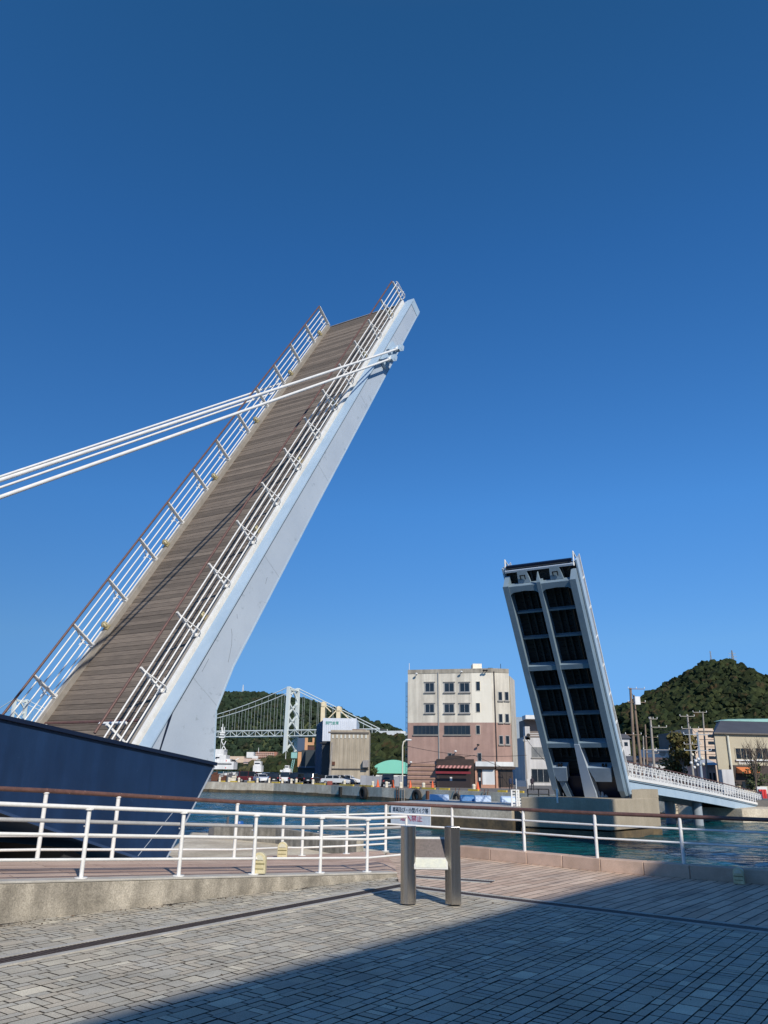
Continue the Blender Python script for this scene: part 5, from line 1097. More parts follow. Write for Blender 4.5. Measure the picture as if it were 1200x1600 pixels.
# tan hall with slate roof
TY = 107; tan_m = mat('tan_wall', (.46, .41, .30), (.42, .37, .27), .5, .85, grain=.05)
F = Facade(1126, 1216, TY, TY+1.5, -1.0); t_ = thing('building', 'tan building with a dark slate roof and orange awning at the right edge', 'building', F.a)
ze = F.uv(1160, 1159)[1]; zr = F.uv(1190, 1136)[1]; dp = 13
lb = aty(1120.5, 1200, TY+dp); lb.z = -1.0; sv_ = lb-F.a
mb = MB(); mb.prism([F.a, F.b+F.u*6, F.b+F.u*6-F.n*dp, lb], Z*(ze+1.0)); obj('wall', mb, tan_m, t_)
Fl = Facade(1119.5, 1126, TY+dp, TY, -1.0)
slate = mat('dark_slate_roof', (.075, .078, .088), (.06, .062, .07), .4, .6, grain=.05)
a = F.a+Z*(ze+1.0)-F.u*.3+F.n*.4; b_ = F.b+F.u*6+Z*(ze+1.0)+F.n*.4; r0 = F.a+F.u*(F.uv(1158, 1137)[0])+Z*(zr+1.0)-F.n*4.5; r1 = F.b+F.u*6+Z*(zr+1.0)-F.n*4.5; r0b = r0-F.n*2.5+F.u*1.0; r1b = r1-F.n*3.5; ab = lb+Z*(ze+1.0)-F.u*.2-F.n*.3; bb = b_-F.n*(dp+.8)
mb = MB(); mb.add([a, b_, r1, r0, r0b, r1b, ab, bb], [(0, 1, 2, 3), (3, 2, 5, 4), (4, 5, 7, 6), (0, 3, 4, 6), (0, 6, 7, 1)]); ro = obj('roof', mb, slate, t_)
mb = MB(); mb.bar(a+Z*.04, a+(r0-a)*.0+Z*.04+(ab-a)*0+(b_-a)*1.0, .12, .16); obj('gutter', mb, MATS['dark_cornice'], ro)
mb = MB(); mb.prism([r0+Z*.02+F.u*.2, r1+Z*.02, r1+Z*.6-F.n*1.0, r0+Z*.35-F.n*1.0+F.u*2], -F.n*2.0); obj('ridge_cap', mb, mat('verdigris_ridge', (.30, .52, .45), None, 1, .6), ro)
# ribbed lower roof behind left gable
mb = MB(); ga = aty(1121, 1140, TY+6); gb = aty(1146, 1140, TY+6); gc = aty(1126.5, 1157, TY+1.8)
mb.add([ga, gb, gb+V((0, 0, -2.2)), V((gc.x, TY+1.8, gc.z))], [(0, 3, 2, 1)]); mb.add([ga-Z*.1, gb-Z*.1, gb+V((0, 0, -2.3)), V((gc.x, TY+1.8, gc.z-.1))], [(0, 1, 2, 3)])
sr = obj('side_roof', mb, mat('grey_ribbed_roof', (.23, .25, .28), None, 1, .5), t_)
mb = MB()
for i in range(1, 12): f = i/12; p = ga+(gb-ga)*f; q_ = V((gc.x, TY+1.8, gc.z))+(gb+V((0, 0, -2.2))-V((gc.x, TY+1.8, gc.z)))*f; mb.bar(p+Z*.03, q_+Z*.03, .10, .12)
obj('roof_rib', mb, mat('pale_ribs', (.45, .47, .5), None, 1, .5), sr)
mb = MB(); mb.bar(ga+Z*.08, V((gc.x, TY+1.8, gc.z+.08)), .35, .15); obj('barge_board', mb, mat('pale_blue_board', (.5, .58, .66), None, 1, .5), sr)
for x0, x1 in ((1149.5, 1174), (1181, 1210)): window(F, t_, x0, 1169.5, x1, 1186, tan_m, glassd, 2, .12)
for x0, x1 in ((1148.5, 1176), (1180, 1212)): mb = MB(); F.rect(mb, x0, 1187, x1, 1189, 0, .3); obj('white_sill', mb, far_white, t_)
mb = MB(); F.rect(mb, 1141, 1196, 1222, 1226, 0, .25); lw_ = obj('shop_front', mb, mat('dark_brown_boarding', (.055, .04, .035), None, 1, .7, stretch=(1, 1, 8)), t_)
u, v = F.uv(1137, 1162); p = F.a+F.u*u+F.n*.2; mb = MB(); mb.tube(p+Z*.9, p+Z*(v+1.0), .16, .16, 8); obj('downpipe', mb, mat('cream_pipe', (.72, .7, .58), None, 1, .5), t_)
mb = MB(); za = F.uv(1160, 1211)[1]; zb_ = F.uv(1160, 1217.5)[1]; a0 = F.uv(1150, 1214)[0]; a1 = F.uv(1178, 1214)[0]
P = [F.a+F.u*a0+F.n*.25, F.a+F.u*a1+F.n*.25, F.a+F.u*(a1)+F.n*1.5, F.a+F.u*a0+F.n*1.5]
mb.add([P[0]+Z*(za+1), P[1]+Z*(za+1), P[2]+Z*(zb_+1), P[3]+Z*(zb_+1), P[2]+Z*(zb_+.75), P[3]+Z*(zb_+.75), P[0]+Z*(zb_+.75), P[1]+Z*(zb_+.75)], [(0, 3, 2, 1), (3, 5, 4, 2), (0, 6, 5, 3), (1, 2, 4, 7)]); obj('awning', mb, mat('orange_awning', (.72, .22, .07), None, 2, .7), t_)
p = F.a+F.u*F.uv(1155, 1207)[0]+Z*(F.uv(1155, 1207.5)[1]+1.0)+F.n*.27; obj('white_lettering', text_mb('Blue & Ray', p, F.u, Z, .42, .04, width=1.7), far_white, t_)
mb = MB(); F.rect(mb, 1158, 1221, 1163, 1232, .25, .3); F.rect(mb, 1164, 1221, 1176, 1232, .25, .28); obj('shop_door', mb, glassd, t_)
p = aty(1134, 1205, 101); mb = MB(); mb.box(p.x-.7, p.x+.7, 100.5, 101.5, -1, p.z+.2+.0); obj('kiosk', mb, MATS['pale_grey_render'], label='small grey kiosk with a dark top at the foot of the cream pipe', cat='kiosk')
# white house etc behind span
t_, F, z_ = simple_building('house', 'white box house with a round mark below the hill', 'house', 1024, 1057, 1174, 165, 8, far_white)
mb = MB(); F.rect(mb, 1049, 1178, 1056, 1185, 0, .1); obj('window', mb, glassd, t_)
p = F.a+F.u*F.uv(1035, 1179.5)[0]+Z*(F.uv(1035, 1179.5)[1]-QG)+F.n*.05; mb = MB(); mb.tube(p, p+F.n*.05, .7, .7, 18); obj('round_mark', mb, fr, t_)
mb = MB(); F.rect(mb, 1023, 1172.5, 1058, 1174, -8, .5); obj('roof_slab', mb, far_white, t_)
def gable_house(label, x0, x1, ye, yr, Y, wm_, rm_):
    F = Facade(x0, x1, Y, Y, QG); t_ = thing('house', label, 'house', F.a); ze_ = F.uv(x0, ye)[1]; zr_ = F.uv(x0, yr)[1]
    mb = MB(); mb.prism([F.a, F.b, F.b-F.n*8, F.a-F.n*8], Z*(ze_-QG)); obj('wall', mb, wm_, t_)
    a = F.a+Z*(ze_-QG)-F.u*.5+F.n*.6; b = F.b+Z*(ze_-QG)+F.u*.5+F.n*.6; r0 = a-F.n*4.6+Z*(zr_-ze_); r1 = b-F.n*4.6+Z*(zr_-ze_)
    mb = MB(); mb.add([a, b, r1, r0, a-F.n*9.2, b-F.n*9.2], [(0, 1, 2, 3), (3, 2, 5, 4), (0, 3, 4), (1, 5, 2)]); obj('roof', mb, rm_, t_)
    mb = MB(); F.uvbox(mb, F.L*.2, F.L*.4, ze_-1.9, ze_-.7, 0, .05); F.uvbox(mb, F.L*.6, F.L*.85, ze_-1.9, ze_-.7, 0, .05); obj('window', mb, glassd, t_)
redr = mat('brown_tile_roof', (.13, .085, .07), None, 2, .8); gr_ = mat('grey_tile_roof', (.10, .10, .11), None, 2, .7)
gable_house('low house with a brown tiled roof in front of the white box house', 1022, 1052, 1194, 1187, 140, wht, redr)
gable_house('grey roofed house on the slope left of the brown utility poles', 968, 990, 1156, 1148, 260, wht, gr_)
gable_house('small white walled house just right of the small raised leaf', 968, 981, 1188, 1180, 135, far_white, gr_)
gable_house('house with a grey roof behind the poles beside the span', 986, 1020, 1192, 1184, 170, wht, gr_)
gable_house('pinkish house with a pale roof left of the tan building', 1108, 1122, 1200, 1190, 125, mat('pink_render', (.6, .42, .38), None, 1, .8), MATS['pale_ribs'])
p = aty(1150, 1188, 98)
# railing cones by the right end: red barriers
for i, px in enumerate((1190, 1194, 1198)):
    p = aty(px, 1250, 82); mb = MB(); mb.box(p.x-.12, p.x+.12, 82, 82.3, -1.0, .4); obj('barrier', mb, mat('red_barrier', (.62, .03, .03), None, 2, .6), label=('leftmost', 'middle', 'rightmost')[i]+' of the three red barriers at the right end of the sloping span', cat='barrier', group='red barriers', bevel=.04)
p = aty(1191, 1234, 84); mb = MB(); mb.box(p.x-.5, p.x+.5, 84, 84.1, p.z-.4, p.z+.3); mb.box(p.x-.05, p.x+.05, 84.01, 84.09, -1, p.z-.4); obj('notice_board', mb, far_white, label='small white notice board in front of the bare tree', cat='sign')
# ================================================================== TREES
leafm = mat('broadleaf_foliage', (.075, .085, .028), (.035, .055, .02), 1.5, .8, rnd=.55, grain=.15)
autumn = mat('autumn_foliage', (.13, .10, .025), (.06, .07, .02), .8, .8, rnd=.5, grain=.15)
def bare_tree(p, h, label):
    t_ = thing('bare_tree', label, 'tree', p); mb = MB(); rnd_ = random.Random(5)
    mb.tube(p, p+Z*h*.3, .13, .1, 8); obj('trunk', mb, bark, t_); mb = MB()
    def br(q_, d_, l, r, k):
        e_ = q_+d_*l; mb.tube(q_, e_, r, r*.7, 5, caps=False)
        if k == 0: return
        for _ in range(3 if k > 1 else 4):
            nd = (d_+V((rnd_.uniform(-.75, .75), rnd_.uniform(-.75, .75), rnd_.uniform(-.1, .6)))).normalized(); br(q_+d_*l*rnd_.uniform(.55, 1), nd, l*rnd_.uniform(.6, .85), r*.6, k-1)
    for _ in range(5): br(p+Z*h*.28, V((rnd_.uniform(-.6, .6), rnd_.uniform(-.6, .6), 1)).normalized(), h*.27, .07, 3)
    obj('branches', mb, bark, t_)
q_ = aty(1184, 1245, 88); bare_tree(V((q_.x, 88, -1)), 7.2, 'bare branched tree in front of the tan building')
def leafy(p, h, w_, label, m_, n=900, seed=1, leaf=.28):
    rn = random.Random(seed); t_ = thing('leafy_tree', label, 'tree', p); mb = MB(); mb.tube(p, p+Z*h*.45, .2, .12, 8)
    for _ in range(5): mb.tube(p+Z*h*.4, p+V((rn.uniform(-w_, w_)*.5, rn.uniform(-w_, w_)*.5, h*.75)), .09, .04, 6)
    obj('trunk', mb, bark, t_); mb = MB(); cl = [(V((rn.uniform(-1, 1)*w_*.6, rn.uniform(-1, 1)*w_*.6, h*rn.uniform(.35, .9))), rn.uniform(.35, .55)*w_) for _ in range(11)]
    for _ in range(n):
        c, r = rn.choice(cl); d_ = V((rn.gauss(0, 1), rn.gauss(0, 1), rn.gauss(0, 1))).normalized(); q_ = p+c+d_*r*rn.uniform(.55, 1.05); a = V((rn.gauss(0, 1), rn.gauss(0, 1), rn.gauss(0, .6))).normalized()*leaf; b = a.cross(d_).normalized()*leaf*.7
        mb.add([q_-a, q_-b, q_+a, q_+b], [(0, 1, 2, 3)], False, rn.random())
    obj('crown', mb, m_, t_)
q_ = aty(1068, 1200, 118); leafy(V((q_.x, 118, QG)), 8.3, 2.5, 'tall olive and rust coloured tree behind the sloping span', autumn, 2200, 3)
q_ = aty(1052, 1205, 122); leafy(V((q_.x, 122, QG)), 4.5, 2.2, 'low olive bush left of the tall rusty tree', autumn, 900, 4)
q_ = aty(575, 1200, 200); leafy(V((q_.x-.5, 200, QG)), 4.2, 2.6, 'spreading bush between the silo block and the green vaulted roof', leafm, 1600, 5, .4)
q_ = aty(1003, 1200, 190); leafy(V((q_.x, 190, QG)), 7, 4, 'green tree behind the brown utility poles', leafm, 1500, 6, .4)
q_ = aty(1180, 1230, 104); leafy(V((q_.x, 103, -1)), 4.3, 1.6, 'thin leafy shrub beside the dark shop front at the right edge', leafm, 500, 8, .2)

# ================================================================== HILLS and their woods
_ico = bmesh.new(); bmesh.ops.create_icosphere(_ico, subdivisions=2, radius=1); ICV = [v_.co.copy() for v_ in _ico.verts]; ICF = [tuple(v_.index for v_ in f.verts) for f in _ico.faces]; _ico.free()
VARS = []
for q9 in range(14): VARS.append([tuple(p*(1+.55*noise.noise(p*1.9+V((q9*7.3, 0, 0)))+.25*noise.noise(p*4.5+V((0, q9*5.1, 0))))) for p in ICV])
def hill(name, wname, label, ridge, yc, wy, x0, x1, cr_, spacing, m_, seed, ymax=None, base=QG, gnd=None, res=26):
    """ridge: list of (x, height); hill falls away to both sides of y = yc"""
    def hx(x):
        if x <= ridge[0][0]: return ridge[0][1]
        for (a, ha), (b, hb) in zip(ridge, ridge[1:]):
            if x <= b: f = (x-a)/(b-a); f = f*f*(3-2*f); return ha+(hb-ha)*f
        return ridge[-1][1]
    def hh(x, y):
        t_ = abs(y-yc)/wy
        if t_ >= 1: return base
        s = .5+.5*cos(pi*min(1, t_)); n_ = noise.noise(V((x/(wy*.33), y/(wy*.33), seed)))*.16+noise.noise(V((x/(wy*.12), y/(wy*.12), seed+3)))*.06
        return base+(hx(x)-base)*s*(1+n_*(1-s)*2.2)
    mb = MB(); nx_, ny_ = res*2, res
    ya, yb = yc-wy, yc+wy
    for j in range(ny_+1):
        for i in range(nx_+1): x = x0+(x1-x0)*i/nx_; y = ya+(yb-ya)*j/ny_; mb.v.append(V((x, y, hh(x, y)-cr_*.3)))
    for j in range(ny_):
        for i in range(nx_): a = j*(nx_+1)+i; mb.f.append([a, a+1, a+nx_+2, a+nx_+1]); mb.r.append(.5); mb.s.append(True)
    obj(name, mb, gnd or MATS['broadleaf_foliage'], kind='structure')
    rn = random.Random(seed); cs = []
    y = ya
    while y < yc+wy*.10:
        x = x0
        while x < x1:
            px_, py_ = x+rn.uniform(-.55, .55)*spacing, y+rn.uniform(-.55, .55)*spacing; z_ = hh(px_, py_)
            if z_ > base+.5:
                big = noise.noise(V((px_/(spacing*7), py_/(spacing*7), seed)))
                r = cr_*(.55+.9*rn.random()**2.2+.35*big); cs.append((px_, py_, z_+r*.2, r*rn.uniform(.8, 1.25), r*rn.uniform(.8, 1.25), r*rn.uniform(.7, 1.2), rn.random()))
            x += spacing
        y += spacing
    cs = np.array(cs); n_ = len(cs); vi = np.random.RandomState(seed).randint(0, len(VARS), n_); Vv = np.array(VARS)[vi]
    verts = Vv*cs[:, None, 3:6]+cs[:, None, 0:3]; k_ = len(ICV)
    faces = (np.array(ICF)[None]+(np.arange(n_)*k_)[:, None, None]).reshape(-1, 3); verts = verts.reshape(-1, 3)
    rr = np.clip(np.repeat(cs[:, 6], len(ICF))+np.random.RandomState(seed+1).uniform(-.16, .16, n_*len(ICF)), 0, 1)
    me = bpy.data.meshes.new(wname); me.vertices.add(len(verts)); me.vertices.foreach_set('co', verts.ravel()); me.loops.add(len(faces)*3); me.loops.foreach_set('vertex_index', faces.ravel()); me.polygons.add(len(faces)); me.polygons.foreach_set('loop_start', np.arange(len(faces))*3); me.update(calc_edges=True)
    at = me.attributes.new('rnd', 'FLOAT', 'FACE'); at.data.foreach_set('value', rr); me.materials.append(m_); me.polygons.foreach_set('use_smooth', np.zeros(len(faces), dtype=bool))
    o = bpy.data.objects.new(wname, me); link(o); tag(o, label, 'wood', None, 'stuff'); return hh
def wood_mat(name, c1, c2, c3, sc, bs):
    m = mat(name, c1, c2, sc, .9, rnd=.38, grain=.3, bscale=bs, spec=.1, rust=(c3, sc*1.7, .56), bump=.5)
    return m
wm1 = wood_mat('near_hill_wood', (.034, .042, .016), (.016, .025, .011), (.055, .040, .020), .035, .35)
wm2 = wood_mat('far_hill_wood', (.030, .046, .024), (.018, .030, .018), (.042, .042, .025), .012, .15)
def hpx(px, py, Y): p = aty(px, py, Y); return (p.x, p.z)
RH = [hpx(930, 1156, 900), hpx(958, 1116, 900), hpx(985, 1105, 900), hpx(1005, 1096, 900), hpx(1030, 1083, 900), hpx(1058, 1066, 900), hpx(1085, 1050, 900), hpx(1103, 1041, 900), hpx(1122, 1041, 900), hpx(1140, 1055, 900), hpx(1162, 1073, 900), hpx(1185, 1095, 900), hpx(1210, 1108, 900), hpx(1250, 1132, 900), hpx(1310, 1165, 900)]
h1 = hill('hill', 'wood_cover', 'dense dark green woodland covering the rounded hill at the right', RH, 900, 330, 215, 600, 4.2, 4.6, wm1, 11)
LH = [hpx(120, 1150, 2300), hpx(250, 1110, 2300), hpx(330, 1093, 2300), hpx(362, 1086, 2300), hpx(395, 1086, 2300), hpx(430, 1090, 2300), hpx(470, 1096, 2300), hpx(520, 1108, 2300), hpx(560, 1124, 2300), hpx(600, 1143, 2300), hpx(640, 1165, 2300), hpx(700, 1190, 2300)]
h2 = hill('hill', 'wood_cover', 'dense woodland on the long hill behind the suspension bridge', LH, 2300, 560, -900, 160, 7, 10, wm2, 21, base=-1)
FH = [hpx(520, 1160, 4200), hpx(568, 1136, 4200), hpx(585, 1132, 4200), hpx(603, 1133, 4200), hpx(622, 1142, 4200), hpx(650, 1160, 4200), hpx(800, 1190, 4200)]
h3 = hill('hill', 'wood_cover', 'blue green wooded ridge farthest away above the white bridge anchorage', FH, 4200, 500, -300, 700, 14, 26, wm2, 31)
CH = [hpx(480, 1185, 560), hpx(540, 1160, 560), hpx(570, 1153, 560), hpx(600, 1156, 560), hpx(625, 1158, 560), hpx(660, 1158, 560), hpx(720, 1165, 560), hpx(850, 1175, 560)]
h4 = hill('hill', 'wood_cover', 'green wooded slope behind the green vaulted roof', CH, 560, 190, -60, 130, 2.8, 3.6, wm1, 41)
LS = [hpx(380, 1205, 1250), hpx(410, 1190, 1250), hpx(430, 1184, 1250), hpx(450, 1190, 1250), hpx(500, 1196, 1250)]
h5 = hill('hill', 'wood_cover', 'olive wooded knoll below the foot of the suspension bridge tower', LS, 1250, 90, -235, -90, 5, 8, mat('olive_wood', (.085, .072, .024), (.045, .05, .018), .03, .9, rnd=.4, grain=.2), 51, base=-1)
# shore buildings below the left hill
def far_block(label, x0, x1, y0, y1, Y, m_, name='building'):
    F = Facade(x0, x1, Y, Y, -1); t_ = thing(name, label, 'building', F.a); mb = MB(); zt_ = F.uv(x0, y0)[1]; zb_ = F.uv(x0, y1)[1]; F.uvbox(mb, 0, F.L, zb_-8, zt_, -20, 0); obj('wall', mb, m_, t_); return t_, F
t_, F = far_block('long reddish hotel with rows of pale balconies on the far shore', 398, 430, 1174.5, 1184, 1600, mat('reddish_hotel', (.34, .16, .11), None, .1, .8))
mb = MB()
for y in (1176, 1179, 1182): F.rect(mb, 399, y, 429, y+.7, 0, 2)
for k in range(10): F.rect(mb, 400+3*k, 1175.5, 400.7+3*k, 1184, 0, 1.5)
obj('balcony', mb, mat('pale_pink_concrete', (.6, .45, .38), None, .2, .8), t_)
far_block('cream shore wall band left of the reddish hotel', 350, 378, 1181.5, 1184.5, 1580, MATS['cream_apartment'])
far_block('pale low building above the shore left of the hotel', 382, 393, 1175, 1177.5, 1620, far_white)
far_block('white low building beside the reddish hotel', 391, 400, 1181, 1183, 1590, far_white)
far_block('thin pale shore road wall below the reddish hotel', 378, 442, 1185, 1186.5, 1560, MATS['pale_pink_concrete'])
# mast on left hill, masts on right hill
def mast(px, y0, y1, Y, wb, label, m_, steps=8, arms=()):
    b = aty(px, y1, Y); t = aty(px, y0, Y); t_ = thing('lattice_mast', label, 'mast', b); H = t.z-b.z; mb = MB()
    for sx, sy in ((-1, -1), (1, -1), (1, 1), (-1, 1)): mb.bar(b+V((sx*wb, sy*wb, -6)), b+V((sx*wb*.15, sy*wb*.15, H)), wb*.16, wb*.16)
    for k in range(steps):
        f0, f1 = k/steps, (k+1)/steps; w0, w1 = wb*(1-.85*f0), wb*(1-.85*f1)
        for (ax, ay), (bx, by) in (((-1, -1), (1, -1)), ((1, -1), (1, 1)), ((1, 1), (-1, 1)), ((-1, 1), (-1, -1))):
            mb.bar(b+V((ax*w0, ay*w0, H*f0)), b+V((bx*w1, by*w1, H*f1)), wb*.1, wb*.1); mb.bar(b+V((bx*w0, by*w0, H*f0)), b+V((ax*w0, ay*w0, H*f0)), wb*.1, wb*.1)
    obj('lattice', mb, m_, t_)
    for f, l in arms: mb = MB(); mb.bar(b+V((-l, 0, H*f)), b+V((l, 0, H*f)), wb*.14, wb*.2); obj('crossarm', mb, m_, t_)
mast(379, 1070, 1086, 2250, 3.2, 'white lattice mast on top of the hill behind the suspension bridge', far_white)
mast(1148, 1016, 1052, 880, 2.2, 'large electricity pylon with crossarms on the right shoulder of the hill', MATS['grey_window_frame'], 9, ((.62, 4.5), (.74, 5), (.86, 4)))
mast(1112, 1017, 1038, 900, 1.2, 'small lattice mast near the hilltop left of the pylon', MATS['grey_window_frame'], 7, ((.9, 1.5),))
# ================================================================== SUSPENSION BRIDGE
sbm = mat('pale_green_bridge_steel', (.68, .73, .70), (.62, .67, .65), .02, .6, grain=.02)
sb = thing('suspension_bridge', 'large pale green suspension bridge across the strait behind the quay', 'bridge', (-155.5, 1380, WATER))
T1 = V((-155.5, 1380, 0)); T2 = V((-772.6, 1690, 0)); bd = (T2-T1).normalized(); bn = V((bd.y, -bd.x, 0))
ZT = 139.5; zd0, zd1 = 57, 66.5; hw = 14.5
for T, nm in ((T1, 'tower'), (T2, 'tower')):
    tt_ = MB()
    for s_ in (-1, 1): c0 = T+bn*s_*(hw+2.5); c1 = T+bn*s_*hw; tt_.bar(V((c0.x, c0.y, WATER)), V((c1.x, c1.y, ZT)), 5.0, 6.0, up=bd)
    to = obj('tower', tt_, sbm, sb); br = MB()
    for za_, zb_ in ((8, 34), (34, 55), (70, 92), (92, 114)):
        br.bar(T+bn*-hw+Z*za_, T+bn*hw+Z*zb_, 2.4, 2.6, up=bd); br.bar(T+bn*hw+Z*za_, T+bn*-hw+Z*zb_, 2.4, 2.6, up=bd)
    br.bar(T+bn*-hw+Z*(ZT-4), T+bn*hw+Z*(ZT-4), 4, 5, up=bd); br.bar(T+bn*-hw+Z*116, T+Z*(ZT-6), 2.4, 2.6, up=bd); br.bar(T+bn*hw+Z*116, T+Z*(ZT-6), 2.4, 2.6, up=bd); br.bar(T+bn*-hw+Z*56, T+bn*hw+Z*56, 3, 4, up=bd)
    obj('cross_bracing', br, sbm, to)
span = (T2-T1).length; Aend = T1-bd*178; Bend = T2+bd*178
for s_ in (-1, 1):
    pts = []; 
    for i in range(33): f = i/32; pts.append(T1+bd*span*f+bn*s_*hw+Z*(ZT-4*64*f*(1-f)))
    cb = MB(); 
    for a, b in zip(pts, pts[1:]): cb.tube(a, b, .75, .75, 6, caps=False)
    cb.tube(pts[0], Aend+bn*s_*hw+Z*62, .75, .75, 6); cb.tube(pts[-1], Bend+bn*s_*hw+Z*62, .75, .75, 6); co = obj('main_cable', cb, sbm, sb)
    n_ = 50; hgm = mat('hanger_grey', (.42, .47, .45), None, .1, .6); rest = MB()
    for i in range(1, n_):
        f = i/n_; p = T1+bd*span*f+bn*s_*hw; hg = MB() if i <= 25 else rest; hg.tube(p+Z*zd1, p+Z*(ZT-4*64*f*(1-f)), .26, .26, 4, caps=False)
        if i <= 25: obj('hanger', hg, hgm, co)
    tag(obj('hanger', rest, hgm, co), kind='stuff')
    for i in range(1, 12): f = i/12; p = T1-bd*178*f+bn*s_*hw; hg = MB(); hg.tube(p+Z*zd1, p+Z*(ZT+(62-ZT)*f), .26, .26, 4, caps=False); obj('hanger', hg, hgm, co)
tr = MB(); L0_, L1_ = -178, span+178; n_ = int((L1_-L0_)/13.5)
for s_ in (-1, 1):
    a = T1+bd*L0_+bn*s_*hw; b = T1+bd*L1_+bn*s_*hw; tr.bar(a+Z*zd1, b+Z*zd1, 1.3, 1.6); tr.bar(a+Z*zd0, b+Z*zd0, 1.1, 1.3)
    for i in range(n_):
        p = a+bd*13.5*i; q_ = a+bd*13.5*(i+1); tr.bar(p+Z*zd0, p+Z*zd1, .6, .7, up=bd)
        if i % 2: tr.bar(p+Z*zd0, q_+Z*zd1, .8, .8, up=bn)
        else: tr.bar(p+Z*zd1, q_+Z*zd0, .8, .8, up=bn)
obj('deck_truss', tr, sbm, sb)
dk = MB(); a = T1+bd*L0_; b = T1+bd*L1_; dk.bar(a+Z*(zd1+.2), b+Z*(zd1+.2), 26, .8); obj('roadway', dk, mat('dark_roadway', (.10, .10, .10), None, .1, .8), sb)  # plain dark grey slab; the viaduct underside uses the same colour
# anchorage and approach viaduct
F = Facade(592, 626, 1270, 1255, -1); mb = MB(); zt_ = F.uv(605, 1142)[1]; zb_ = F.uv(605, 1150)[1]; F.uvbox(mb, 0, F.L, zb_, zt_, -22, 0); obj('anchorage', mb, far_white, sb)
mb = MB(); F.uvbox(mb, F.L*.2, F.L*1.7, zb_-3.5, zb_-.5, -20, -1); obj('viaduct_underside', mb, MATS['dark_roadway'], sb)
mb = MB(); F.uvbox(mb, F.L*.62, F.L*1.9, zb_-7, zb_-3.6, -18, -.5); obj('viaduct', mb, far_white, sb)
mb = MB(); F.uvbox(mb, F.L*1.0, F.L*2.0, zb_, zt_-3, -20, -2); obj('viaduct', mb, sbm, sb)
for k in (.3, .8, 1.3, 1.8): mb = MB(); F.uvbox(mb, F.L*k, F.L*k+4, -1, zb_-3.6, -15, -9); obj('viaduct_column', mb, MATS['pale_grey_render'], sb)
# ================================================================== SHIPS
def ship(px, Y, label, parts, hullrect, hm_):
    c = aty(px, 1215, Y); t_ = thing('ship', label, 'ship', (c.x, Y, WATER)); F = Facade(px-20, px+20, Y, Y, WATER)
    x0, x1 = hullrect; u0, u1 = F.uv(x0, 1215)[0], F.uv(x1, 1215)[0]; w_ = 3.2
    mb = MB(); mb.prism([F.a+F.u*u0+F.n*w_+Z*2.6, F.a+F.u*(u0+1)+F.n*(w_-.6), F.a+F.u*(u1-1.5)+F.n*(w_-.6), F.a+F.u*(u1)+F.n*w_+Z*3.2], -F.n*2*w_); obj('hull', mb, hm_, t_)
    for nm, x0, y0, x1, y1, dd in parts:
        mb = MB(); u0, u1, v0, v1 = F.rect(MB(), x0, y0, x1, y1, -dd, dd)
        if nm == 'mast': p = F.a+F.u*(u0+u1)/2; mb.tube(p+Z*(v0-WATER), p+Z*(v1-WATER), (u1-u0)/2, (u1-u0)/3, 8); obj(nm, mb, far_white, t_)
        elif nm == 'funnel': F.uvbox(mb, u0, u1, v0, v1, -dd, dd); fo = obj(nm, mb, far_white, t_); mb = MB(); F.uvbox(mb, u0-.02, u1+.02, v1-.6, v1+.01, -dd-.02, dd+.02); obj('funnel_band', mb, black_m, fo)
        elif nm == 'window_band': F.uvbox(mb, u0, u1, v0, v1, dd-.02, dd+.05); obj(nm, mb, glassd, t_)
        elif nm == 'red_panel': F.uvbox(mb, u0, u1, v0, v1, dd-.02, dd+.05); obj(nm, mb, MATS['red_barrier'], t_)
        else: F.uvbox(mb, u0, u1, v0, v1, -dd, dd); obj(nm, mb, far_white, t_)
    return t_, F
t_, F = ship(355, 196, 'white patrol ship with a tall antenna mast moored left of the parked cars', [('deckhouse', 338, 1190, 368, 1202, 2.6), ('deckhouse', 339, 1171, 352, 1190, 2.2), ('bridge_house', 342, 1180, 356, 1190, 2.4), ('deckhouse', 352, 1186, 362, 1191, 2.0), ('red_panel', 353.5, 1187.5, 356.5, 1190, 2.05), ('mast', 345.3, 1145, 347.3, 1172, .4), ('mast', 343.2, 1168, 343.9, 1200, .4), ('radar_arm', 344, 1144, 352, 1145.8, .4), ('radar_arm', 342.5, 1151.5, 351, 1153, .4), ('platform', 344, 1147, 351, 1149, .5), ('platform', 346, 1171, 353.5, 1172.5, 1.5), ('funnel', 363, 1187, 367.5, 1198, 1.0), ('window_band', 340, 1183, 346, 1185, 2.4), ('window_band', 340, 1193, 365, 1194.6, 2.62), ('red_panel', 355, 1199, 356.5, 1200.5, 2.6)], (334, 372), far_white)
mb = MB()
for (x0, y0, x1, y1) in ((345, 1172, 352, 1186), (352, 1172, 345, 1186), (345, 1150, 348, 1170), (350, 1150, 347, 1170), (362, 1205, 372, 1199)): u0, v0 = F.uv(x0, y0); u1, v1 = F.uv(x1, y1); mb.bar(F.a+F.u*u0+Z*(v0-WATER), F.a+F.u*u1+Z*(v1-WATER), .18, .18)
obj('rigging_frame', mb, far_white, t_)
ship(403, 200, 'white ship showing its wheelhouse front behind the dark red minivan', [('wheelhouse', 397, 1196, 410, 1206, 1.8), ('wheelhouse', 398.5, 1189.5, 408.5, 1196, 1.5), ('mast', 402.6, 1182, 403.6, 1190, .3), ('radar_arm', 400, 1187, 407, 1187.8, .3), ('window_band', 399.5, 1192, 407.5, 1193.8, 1.52)], (392, 416), far_white)
ship(449, 198, 'small white ship with a low cabin behind the white van', [('cabin', 444, 1201, 455, 1208, 1.8), ('cabin', 446, 1196, 452, 1201, 1.2), ('mast', 445.3, 1188, 446.3, 1200, .3), ('window_band', 446.5, 1197.5, 451.5, 1199, 1.25), ('foredeck_gear', 438, 1203, 443, 1206, .6)], (435, 460), far_white)
